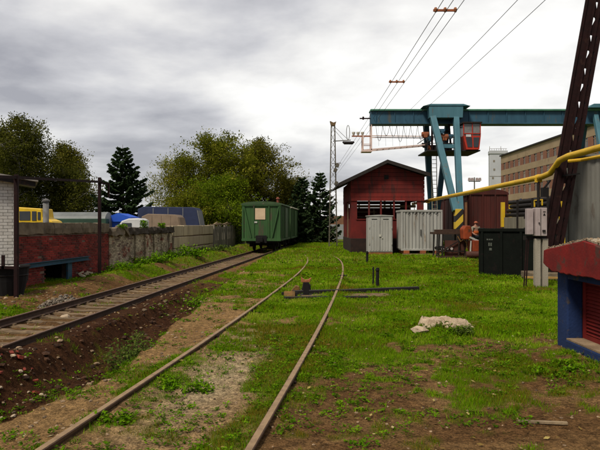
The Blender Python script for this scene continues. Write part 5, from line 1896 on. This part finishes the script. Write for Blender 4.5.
part('hose', B().path([(8.75, 32.4, 1.2), (8.9, 32.3, .9), (9.05, 32.2, 1.05), (9.2, 32.2, .8)], .03, 6), MATS['ochre_chock'], om)

# worker standing on a timber pallet behind the machine
pw = root('pallet', (10.15, 33.7, 0), 'low timber pallet the worker stands on behind the orange machine', 'pallet')
for k in range(5):
    part('slat', B().box(9.7 + k * .19, 9.85 + k * .19, 33.3, 34.2, .24, .28), wood_m, pw)
for y in (33.35, 33.7, 34.05):
    part('bearer', B().box(9.7, 10.62, y, y + .1, gz(10, 33.7) - .02, .24), wood_m, pw)


def skinned(name, verts, edges, radii, mat, parent, sub=2):
    me = bpy.data.meshes.new(name)
    me.from_pydata(verts, edges, [])
    o = link(name, me, mat, parent)
    m = o.modifiers.new('skin', 'SKIN')
    sv = me.skin_vertices[0].data
    for i, r0 in enumerate(radii):
        sv[i].radius = (r0, r0) if not hasattr(r0, '__len__') else r0
    sv[0].use_root = True
    m.use_smooth_shade = True
    s = o.modifiers.new('sub', 'SUBSURF')
    s.levels = sub
    s.render_levels = sub
    return o


pe = root('person', (10.12, 33.6, .28), 'person in orange and grey work vest and cap behind the orange machine', 'person', rz=R(15), local=True)
V_ = [(0, 0, .93), (0, .0, 1.12), (0, .01, 1.32), (0, .01, 1.45), (0, -.02, 1.55), (0, -.03, 1.65),
      (-.10, 0, .88), (-.11, -.03, .48), (-.11, .02, .08), (-.115, -.12, .04),
      (.10, 0, .88), (.12, -.02, .48), (.12, .03, .08), (.125, -.11, .04),
      (-.20, 0, 1.40), (-.26, -.02, 1.13), (-.20, -.22, 1.0), (-.16, -.30, .98),
      (.20, 0, 1.40), (.27, -.03, 1.13), (.22, -.23, 1.02), (.18, -.31, 1.0)]
E_ = [(0, 1), (1, 2), (2, 3), (3, 4), (4, 5), (0, 6), (6, 7), (7, 8), (8, 9), (0, 10), (10, 11), (11, 12), (12, 13), (3, 14), (14, 15), (15, 16), (16, 17), (3, 18), (18, 19), (19, 20), (20, 21)]
R_ = [.15, .14, .16, .10, .06, .10, .10, .065, .045, .04, .10, .065, .045, .04, .065, .05, .04, .035, .065, .05, .04, .035]
# five fingers each hand
for hx, s in ((17, 1), (21, -1)):
    bx, by, bz = V_[hx]
    for k in range(4):
        n0 = len(V_)
        o_ = (k - 1.5) * .021
        V_ += [(bx + o_, by - .045, bz + .002), (bx + o_, by - .085 + abs(k - 1.2) * .006, bz - .012)]
        E_ += [(hx, n0), (n0, n0 + 1)]
        R_ += [.0095, .008]
    n0 = len(V_)
    V_ += [(bx + s * .045, by - .01, bz + .005), (bx + s * .05, by - .05, bz + .0)]
    E_ += [(hx, n0), (n0, n0 + 1)]
    R_ += [.011, .009]
skinned('body', V_, E_, R_, skin_m, pe)
skinned('trousers', [(0, 0, .93), (-.10, 0, .86), (-.11, -.03, .48), (-.11, .02, .10), (.10, 0, .86), (.12, -.02, .48), (.12, .03, .10)], [(0, 1), (1, 2), (2, 3), (0, 4), (4, 5), (5, 6)],
        [.17, .125, .085, .075, .125, .085, .075], cloth_m, pe)
skinned('shirt', [(0, .01, 1.30), (0, .01, 1.43), (-.20, 0, 1.40), (-.26, -.02, 1.13), (.20, 0, 1.40), (.27, -.03, 1.13)], [(0, 1), (1, 2), (2, 3), (1, 4), (4, 5)], [.185, .13, .085, .07, .085, .07], shirt_m, pe)
skinned('vest', [(0, 0, .98), (0, 0, 1.12), (0, .01, 1.24)], [(0, 1), (1, 2)], [.19, .18, .19], vest_m, pe)
part('cap', B().path([(0, -.02, 1.66), (0, -.02, 1.72), (0, -.02, 1.76)], [.112, .10, .03], 14).prism([(-.08, -.20), (.08, -.20), (.10, -.06), (-.10, -.06)], 1.66, 1.675, 'z'), M('cap_rust', (.35, .10, .05)), pe)
for s in (-1, 1):
    part('boot', B().box(s * .117 - .05, s * .117 + .05, -.17, .08, 0, .10), black_m, pe, bev=.03)
    part('eye', B().rock((s * .036, -.122, 1.655), .012, random.Random(1), 1), black_m, pe)
part('nose', B().prism([(-.14, 1.645), (-.115, 1.645), (-.115, 1.685)], -.012, .012, 'x'), skin_m, pe)

# ------------------------------------------------------------------ black skip
sk = root('black_skip', (6.55, 21.2, 0), 'big black-green steel skip standing on the grass', 'skip', rz=R(-19))
S0, S1, T0, T1 = 6.55, 8.85, 21.2, 24.4
part('front', B().box(S0, S1, T0, T0 + .06, -.02, 1.66), bin_m, sk)
part('back', B().box(S0, S1, T1 - .06, T1, -.02, 1.66), bin_m, sk)
part('side', B().box(S0, S0 + .06, T0 + .06, T1 - .06, -.02, 1.66), bin_m, sk)
part('side', B().box(S1 - .06, S1, T0 + .06, T1 - .06, -.02, 1.66), bin_m, sk)
part('floor', B().box(S0 + .06, S1 - .06, T0 + .06, T1 - .06, .05, .1), bin_m, sk)
part('rim', B().box(S0 - .05, S1 + .05, T0 - .05, T0 + .08, 1.58, 1.70).box(S0 - .05, S0 + .08, T0 + .08, T1, 1.58, 1.70).box(S1 - .08, S1 + .05, T0 + .08, T1, 1.58, 1.70), bin_m, sk, bev=.012)
for x in (S0 + .02, S0 + .68, S0 + 1.34, S1 - .1):
    part('rib', B().box(x, x + .08, T0 - .06, T0, .0, 1.58), bin_m, sk)
for k in range(4):
    y = T0 + .2 + k * .85
    part('side_rib', B().box(S0 - .06, S0, y, y + .08, 0, 1.58), bin_m, sk)
for (x, z, w, h) in ((.22, 1.27, .06, .05), (.30, 1.27, .06, .05), (.38, 1.27, .05, .05), (.28, 1.06, .05, .12), (.35, 1.06, .05, .12), (.31, .90, .09, .09)):
    part('painted_mark', B().box(S0 + x, S0 + x + w, T0 - .006, T0 - .002, z, z + h), paintmark_m, sk)
part('lug', B().tube((S0 - .05, T0 + .3, 1.35), (S0 - .18, T0 + .3, 1.35), .05, None, 10), bin_m, sk)
bw = B()
for k in range(6):
    bw.box(S0 + .2 + k * .3, S0 + .5 + k * .3, T0 + .2, T1 - .4, 1.0, 1.40 + .12 * ((k * 37) % 5) / 5)
part('load', bw, black_m, sk)

# ------------------------------------------------------------------ switch boxes on twin posts
eb = root('switch_post', (7.05, 17, 0), 'pair of pale electric switch boxes on twin concrete posts before the skip', 'switch box')
for x in (6.86, 7.08):
    part('post', B().box(x, x + .16, 17.0, 17.16, -.3, 1.42), post_m, eb, bev=.012)
part('mount', B().box(6.58, 7.24, 17.17, 17.21, 1.38, 1.5), darkmetal_m, eb)
part('mount', B().box(6.6, 7.2, 17.17, 17.21, 2.0, 2.08), darkmetal_m, eb)
b1 = part('box', B().box(6.62, 6.80, 16.98, 17.17, 1.54, 2.30), elec_m, eb, bev=.015)
b2 = part('box', B().box(6.84, 7.17, 16.92, 17.17, 1.50, 2.32), elec_m, eb, bev=.015)
part('lid_seam', B().box(6.975, 6.985, 16.905, 16.918, 1.52, 2.30), darkmetal_m, b2)
part('warning_mark', B().prism([(7.05, 2.10), (7.12, 2.10), (7.085, 2.17)], 16.908, 16.917).box(7.05, 7.12, 16.908, 16.917, 2.20, 2.215), black_m, b2)
part('handle', B().box(7.03, 7.11, 16.88, 16.918, 1.62, 1.68).box(6.92, 6.945, 16.89, 16.918, 1.85, 1.9), darkmetal_m, b2)
for x in (6.66, 6.72):
    part('rail', B().bar((x - .12, 17.05, -.1), (x, 17.15, 1.4), .03), maroon_m, eb)

# ------------------------------------------------------------------ leaning lattice boom
bm = root('lattice_boom', (8.15, 19.5, 0), 'leaning dark maroon lattice boom rising out of the top right', 'boom')
P0, DX = Vector((8.02, 19.4, -.1)), Vector((.178, .0, 1)).normalized()
SX = Vector((1, 0, -.178)).normalized()
LEN = 13.5


def bp_(s, w, y):
    return P0 + DX * s + SX * (w * .80) + Vector((0, y * .6, 0))


part('web_plate', B().bar(bp_(0, -.04, 0), bp_(LEN, -.04, 0), .275, .04, (0, 1, 0)), maroon_m, bm)
for w, t, y in ((-.21, .07, -.05), (.13, .07, -.05), (.36, .09, 0), (.56, .10, 0), (.56, .09, .42), (.13, .09, .42)):
    part('chord', B().bar(bp_(0, w, y), bp_(LEN, w, y), t, t, (0, 1, 0)), maroon_m, bm)
lac_ = None
st_ = .56
for k in range(int(LEN / st_)):
    s = k * st_
    f = 1 if k % 2 else -1
    for (wa, wb_, y, t) in ((.13, .36, 0, .08), (.36, .56, .0, .08), (.13, .56, .42, .08)):
        a, c = (wa, wb_) if f > 0 else (wb_, wa)
        part('lacing_bar', B().bar(bp_(s, a, y), bp_(s + st_, c, y), t, .02, (0, 1, 0)), maroon_m, bm)
    part('lacing_bar', B().bar(bp_(s, .56, 0 if f > 0 else .42), bp_(s + st_, .56, .42 if f > 0 else 0), .05, .02), maroon_m, bm)
    part('batten', B().bar(bp_(s + .1, .1, -.01), bp_(s + .1, .58, -.01), .22 if k % 2 else .14, .02, (0, 1, 0)), maroon_m, bm)
part('foot', B().box(7.6, 8.8, 19.1, 20.1, -.3, .25), conc_m, bm, bev=.03)
part('floodlight', B().box(7.95, 8.15, 19.1, 19.3, 2.75, 3.05).bar((8.05, 19.2, 3.05), (8.3, 19.35, 3.3), .05), black_m, bm)
part('bracket', B().bar((8.7, 19.3, 4.05 - .6), (9.25, 19.3, 3.52), .05), black_m, bm)

# ------------------------------------------------------------------ grey corrugated shed
gs_ = root('corrugated_shed', (9.25, 20.2, 0), 'grey corrugated metal shed under the yellow pipe at right', 'shed', rz=R(-26))
cp = []
x = 9.25
k = 0
while x < 14:
    cp.append((x, 20.2 - (.035 if k % 4 in (1, 2) else 0)))
    x += .07
    k += 1
part('front_sheet', B().prism(cp + [(cp[-1][0], 20.3), (9.25, 20.3)], -.1, 4.12, 'z'), greyshed_m, gs_)
cp = []
y = 20.3
k = 0
while y < 26:
    cp.append((9.25 - (.035 if k % 4 in (1, 2) else 0), y))
    y += .07
    k += 1
part('side_sheet', B().prism(cp + [(9.32, cp[-1][1]), (9.32, 20.3)], -.1, 4.12, 'z'), greyshed_m, gs_)
part('roof', B().prism([(9.1, 4.12), (14.1, 4.3), (14.1, 4.36), (9.1, 4.18)], 20.0, 26.2), greyshed_m, gs_)
part('trim', B().box(9.19, 9.27, 20.12, 20.2, -.1, 4.1), greyshed_m, gs_)

# ------------------------------------------------------------------ red, blue and louvred kiosk
kz = gz(4.3, 7.6)
ks = root('pump_kiosk', (4.5, 7.6, kz), 'squat blue kiosk with red gabled slab roof and red louvres at right', 'kiosk')
K0, KY0, KY1 = 3.72, 6.25, 8.44
KB = -.02
part('pillar', B().box(K0, K0 + .22, 8.12, KY1, KB, 1.20), blue_m, ks, bev=.02)
part('pillar', B().box(K0, K0 + .22, KY0, 6.55, KB, 1.20), blue_m, ks, bev=.02)
part('sill', B().box(K0 - .03, K0 + .24, 6.55, 8.12, KB, .23), blue_m, ks, bev=.02)
part('lintel', B().box(K0 + .005, K0 + .22, 6.55, 8.12, 1.07, 1.20), blue_m, ks)
part('ledge', B().box(K0 - .02, K0 + .23, 6.57, 8.10, .23, .25), tan_m, ks)
part('body', B().box(K0 + .28, 5.8, KY0, KY1, KB, 1.20), blue_m, ks, bev=.02)
part('louvre_frame', B().box(K0 + .215, K0 + .26, 8.04, 8.12, .25, 1.07).box(K0 + .215, K0 + .26, 6.55, 6.63, .25, 1.07).box(K0 + .215, K0 + .26, 6.63, 8.04, .25, .31).box(K0 + .215, K0 + .26, 6.63, 8.04, 1.01, 1.07), louvre_m, ks)
part('louvre_back', B().box(K0 + .265, K0 + .275, 6.63, 8.04, .31, 1.01), black_m, ks)
for k in range(14):
    z = .325 + k * .049
    part('louvre_slat', B().prism([(K0 + .215, z), (K0 + .258, z + .036), (K0 + .262, z + .030), (K0 + .219, z - .006)], 6.64, 8.03), louvre_m, ks)
# roof slab: gable faces the siding
RX0 = 3.58
ym, zp = 7.40, 1.62
gpoly = [(8.60, 1.26), (8.58, 1.45), (ym, zp), (6.25, 1.44), (6.23, 1.26), (6.5, 1.16), (8.3, 1.16)]
rs_ = B()
# chipped edges: subdivide polygon outline and jitter
kr = random.Random(6)
outl = []
for i in range(len(gpoly)):
    a, c = Vector(gpoly[i]), Vector(gpoly[(i + 1) % len(gpoly)])
    n = max(2, int((c - a).length / .09))
    for j in range(n):
        p = a.lerp(c, j / n)
        jj = .0 if j == 0 else .011
        outl.append((p.x + kr.uniform(-jj, jj), p.y + kr.uniform(-jj, jj)))
part('roof_slab', rs_.prism(outl, RX0, 6.0, 'x'), slabred_m, ks, bev=.012)
top = B()
for (a, c) in (((8.56, 1.462), (ym, zp + .008)), ((ym, zp + .008), (6.27, 1.452))):
    top.prism([a, c, (c[0], c[1] + .022), (a[0], a[1] + .022)], RX0 + .04, 5.96, 'x')
part('roof_screed', top, gravel_m, ks)
gt = B()
for i in range(420):
    y = kr.uniform(6.3, 8.52)
    x = RX0 + .03 + kr.random() ** 1.6 * 1.6
    z = zp + .03 - (abs(y - ym) / 1.17) * .165
    gt.rock((x, y, z), kr.uniform(.005, .016), kr, .8)
part('roof_gravel', gt, tan_m, ks, kind='stuff')

# ------------------------------------------------------------------ loads and yard clutter behind the boom
fw = root('flat_wagon', (13.6, 33, 0), 'low grey flat wagon loaded with dark pipes behind the boom', 'railway wagon')
part('deck', B().box(12.8, 15.4, 29.5, 37.0, 1.55, 2.30), M('grey_brown_side', (.22, .20, .15), (.13, .115, .085), 2.5, .9, 0, .2, streak=True), fw)
part('frame', B().box(13.0, 15.2, 29.6, 36.9, .8, 1.55), black_m, fw)
for y in (31, 35.5):
    for x in (13.35, 14.87):
        part('wheel', B().tube((x - .07, y, .48), (x + .07, y, .48), .46, None, 18), darkmetal_m, fw)
for y in (30.0, 32.0, 34.2):
    part('stake', B().box(12.72, 12.82, y, y + .1, 1.6, 3.3), darkmetal_m, fw)
part('stake', B().box(12.66, 12.86, 36.6, 36.8, 1.7, 3.25), yelcab_m, fw, label='yellow corner stake of the flat wagon')
part('guard', B().bar((12.7, 30.6, 3.15), (12.7, 31.6, 3.15), .06).bar((12.7, 30.6, 2.85), (12.7, 30.6, 3.15), .06).bar((12.7, 31.6, 3.15), (12.7, 31.6, 2.8), .06), yelcab_m, fw)
k = 0
nm = ('bottom', 'second', 'third', 'top')
wh = ('nearest', 'middle', 'farthest')
for j in range(4):
    for i in range(3 if j < 3 else 2):
        x, z = 12.98 + i * .28 + j * .1, 2.44 + j * .26
        o = thing('steel_pipe', B().tube((x, 29.4 + .2 * ((i + j) % 3), z), (x, 36.9 - .25 * ((i * 2 + j) % 3), z), .125, None, 10), darkmetal_m, wh[i] + ' dark steel pipe in the ' + nm[j] + ' layer on the flat wagon', 'pipe', 'pipes on the flat wagon')
        k += 1
yc = root('yellow_cabinet', (13.2, 29, 0), 'tall yellow cabinet with a white label behind the boom', 'cabinet')
part('body', B().box(12.95, 13.52, 28.6, 29.2, .9, 3.05), yelcab_m, yc, bev=.03)
part('label_plate', B().box(13.12, 13.38, 28.58, 28.595, 2.05, 2.28), white_m, yc)
part('seam', B().box(12.97, 13.5, 28.585, 28.597, 2.42, 2.44), darkmetal_m, yc)
for x in (13.0, 13.4):
    part('leg', B().box(x, x + .1, 28.7, 28.8, -.05, .9), darkmetal_m, yc)
mp_ = root('maroon_column', (13.7, 28.6, 0), 'maroon steel column between yellow cabinet and corrugated shed', 'column')
part('shaft', B().tube((13.72, 28.6, -.1), (13.72, 28.6, 3.7), .14, None, 14), slabred_m, mp_, smooth=True)
part('cap', B().box(13.5, 14.0, 28.4, 28.9, 3.7, 3.85), darkmetal_m, mp_)
lw = root('low_brick_wall', (9, 22, 0), 'low brown brick wall stub between switch post and corrugated shed', 'wall')
part('bricks', brick_mesh(0, .9, 0, 1.4, .26, .077, 0, (), .006, .03, 71), limebrick_m, lw, kind='stuff')
c_ = lw.children[0]
c_.rotation_euler = (0, 0, -math.pi / 2)
c_.location = (-.32, .6, 0)
part('core', B().box(8.68, 9.58, 22.6, 22.9, -.1, 1.40), mortar_m, lw)
tg = root('trough', (9.0, 22.0, 1.4), 'dark trough with a row of white stones between boom and shed', 'trough')
part('pan', B().box(8.65, 9.3, 22.2, 22.55, 1.42, 1.72), black_m, tg)
for x in (8.67, 9.2):
    part('leg', B().box(x, x + .05, 22.25, 22.5, -.05, 1.42), darkmetal_m, tg)
wsb = B()
for k in range(9):
    wsb.rock((8.72 + k * .062, 22.24, 1.64), .03, kr, .6)
part('stones', wsb, white_m, tg)
pk = root('plank', (7.9, 18.6, .0), 'ochre plank lying behind the concrete posts', 'plank')
part('board', B().bar((7.3, 19.0, .12), (8.4, 18.6, .13), .2, .05), M('ochre_plank', (.42, .25, .05), (.25, .15, .05), 5), pk)

# ------------------------------------------------------------------ far buildings and poles
fb = root('factory_building', (52, 120, 0), 'long tan factory building with red brick window bands', 'building')
FX, F0, F1, ZT = 52.0, 84.0, 151.0, 19.5
rows = [(15.9, 17.65), (12.65, 14.5), (9.4, 11.2), (6.1, 7.9), (2.8, 4.6)]
part('wall', B().box(FX + .25, FX + 16, F0, F1, -.1, ZT), facade_m, fb)
zprev = ZT
bands = B()
for (a, c) in rows:
    part('spandrel', B().box(FX, FX + .25, F0, F1, c, zprev), facade_m, fb)
    zprev = a
part('spandrel', B().box(FX, FX + .25, F0, F1, -.1, zprev), facade_m, fb)
wn_ = int((F1 - F0 - 1.6) / 3.25)
wm = None
for (a, c) in rows[:4]:
    for k in range(wn_):
        y0 = F1 - 1.8 - k * 3.25
        part('brick_pier', B().box(FX + .03, FX + .25, y0, y0 + 1.8 if k else F1, a, c), facred_m, fb)
        if y0 - 1.45 > F0:
            w_ = part('window', B().box(FX + .16, FX + .2, y0 - 1.43, y0 - .02, a + .02, c - .02), glass_m if (k * 7 + int(a)) % 4 else dustglass_m, fb)
            part('frame', B().box(FX + .1, FX + .16, y0 - .78, y0 - .68, a, c).box(FX + .1, FX + .16, y0 - 1.43, y0 - .02, (a + c) / 2 + .3, (a + c) / 2 + .38), facade_m, w_)
part('cornice', B().box(FX - .3, FX + 16.2, F0, F1 + .3, ZT, ZT + .35), roof_m, fb)
part('end_block', B().box(FX + 1, FX + 15, F0 - 30, F0 - .1, -.1, ZT - .5), tower_m, fb)
# end face windows towards the yard
part('drainpipe', B().tube((FX - .1, 137, 0), (FX - .1, 137, 8), .35, None, 8), navytarp_m, fb)

tw = root('concrete_tower', (66, 200, 0), 'pale grey concrete tower block behind the factory', 'tower')
part('shaft', B().prism([(65.0, 200), (71.0, 200), (71.9, 204), (65.9, 204)], 0, 27.2, 'z'), tower_m, tw, bev=.2)
part('head', B().prism([(64.8, 199.8), (71.2, 199.8), (72.1, 204.2), (65.8, 204.2)], 26.2, 27.4, 'z'), tower_m, tw, bev=.1)
part('joint', B().box(65.0, 71.0, 199.93, 199.99, 18.5, 18.62), greyconc_m, tw)
wr_ = random.Random(3)
for k in range(14):
    x, z = 66.0 + (k % 2) * 3.4 + wr_.uniform(-.3, .3), 6 + (k // 2) * 2.9
    part('window', B().box(x, x + .6, 199.94, 199.99, z, z + .7), greyconc_m, tw)
rb = B()
for x in np.arange(65.0, 71.3, .8):
    rb.bar((x, 200.1, 27.3), (x, 200.1, 28.0), .09)
rb.bar((65.0, 200.1, 28.0), (71.0, 200.1, 28.0), .1)
for x in (66.0, 69.9):
    rb.bar((x, 203, 27.3), (x, 203, 29.2), .12)
part('railing', rb, greyconc_m, tw)

fp = root('floodlight_pole', (29.9, 100, 0), 'far floodlight pole between crane legs and tower', 'lamp pole')
part('pole', B().tube((29.9, 100, 0), (29.9, 100, 10.0), .16, .10, 8), galvmast_m, fp)
part('crossbar', B().bar((28.9, 100, 9.3), (30.9, 100, 9.3), .14), galvmast_m, fp)
for x in (29.0, 29.5, 30.3, 30.8):
    part('lamp', B().prism([(x - .22, 9.4), (x + .22, 9.4), (x + .16, 9.9), (x - .16, 9.9)], 99.7, 100.1), elec_m, fp)
for i, (x, y, h, lab, m) in enumerate(((-24.6, 60, 6.6, 'weathered pole in front of the birches at left', post_m), (-14.6, 66, 9.0, 'thin pale pole at the left of the big tree clump', tower_m),
                                       (8.7, 60, 7.0, 'thin pole just right of the red shed', galvmast_m), (-.3, 78, 8.5, 'far lattice-topped pole above the dark spruces', galvmast_m))):
    o = root('utility_pole', (x, y, 0), lab, 'pole')
    part('shaft', B().tube((x, y, -.3), (x, y, h), .13, .08, 8), m, o)
    part('crossarm', B().bar((x - .5, y, h - .35), (x + .5, y, h - .35), .09), galvmast_m, o)
    if i == 3:
        part('lacing', lattice(B(), x, y, 4, h, .5, .3, .5, .05), galvmast_m, o)
# yard far behind, between spruces and shed
ft = root('flat_car', (8, 95, 0), 'distant rusty flat car load seen left of the red shed', 'railway wagon')
part('deck', B().box(3.0, 14, 95, 97.6, 1.0, 2.2), M('distant_rust', (.24, .11, .06), (.14, .07, .04), 1.0), ft)
part('load', B().box(4.0, 11, 95.2, 97.2, 2.2, 3.3), MATS['distant_rust'], ft)
for x in (4.2, 6, 11, 12.8):
    part('wheel', B().tube((x, 95.2, .5), (x, 95.4, .5), .48, None, 14), darkmetal_m, ft)
gt_ = root('grey_fence', (5, 74, 0), 'pale grey sheet fence far behind the lattice mast', 'fence')
for k in range(10):
    part('sheet', B().box(3.2 + k * 1.5, 4.66 + k * 1.5, 74, 74.05, 0, 1.9), M('fence_grey', (.30, .31, .32), (.22, .23, .24), 2, .7) if k == 0 else MATS['fence_grey'], gt_)
    part('post', B().box(3.13 + k * 1.5, 3.2 + k * 1.5, 73.98, 74.1, 0, 2.0), galvmast_m, gt_)
# low wooded rise on the horizon
hr = np.random.default_rng(8)
hb = B()
xs = np.linspace(-900, 900, 140)
for i in range(len(xs) - 1):
    pass
hv, hf = [], []
for i, x in enumerate(xs):
    zt = 7 + 7 * float(fbm(np.array([x * .006]), np.array([2.0]), 3, 4)[0]) + 3 * float(hr.uniform(0, 1))
    for (y, z) in ((820, -1), (835, zt * .7), (860, zt), (1000, zt * .9), (1100, -1)):
        hv.append((x, y + 6 * float(hr.uniform(-1, 1)), z))
    if i:
        for k in range(4):
            a = (i - 1) * 5 + k
            hf.append((a, a + 5, a + 6, a + 1))
ho = B()
ho.add(hv, hf)
tag(part('hills', ho, M('far_woods', (.06, .085, .085), (.04, .06, .06), .02, 1.0)), kind='structure')
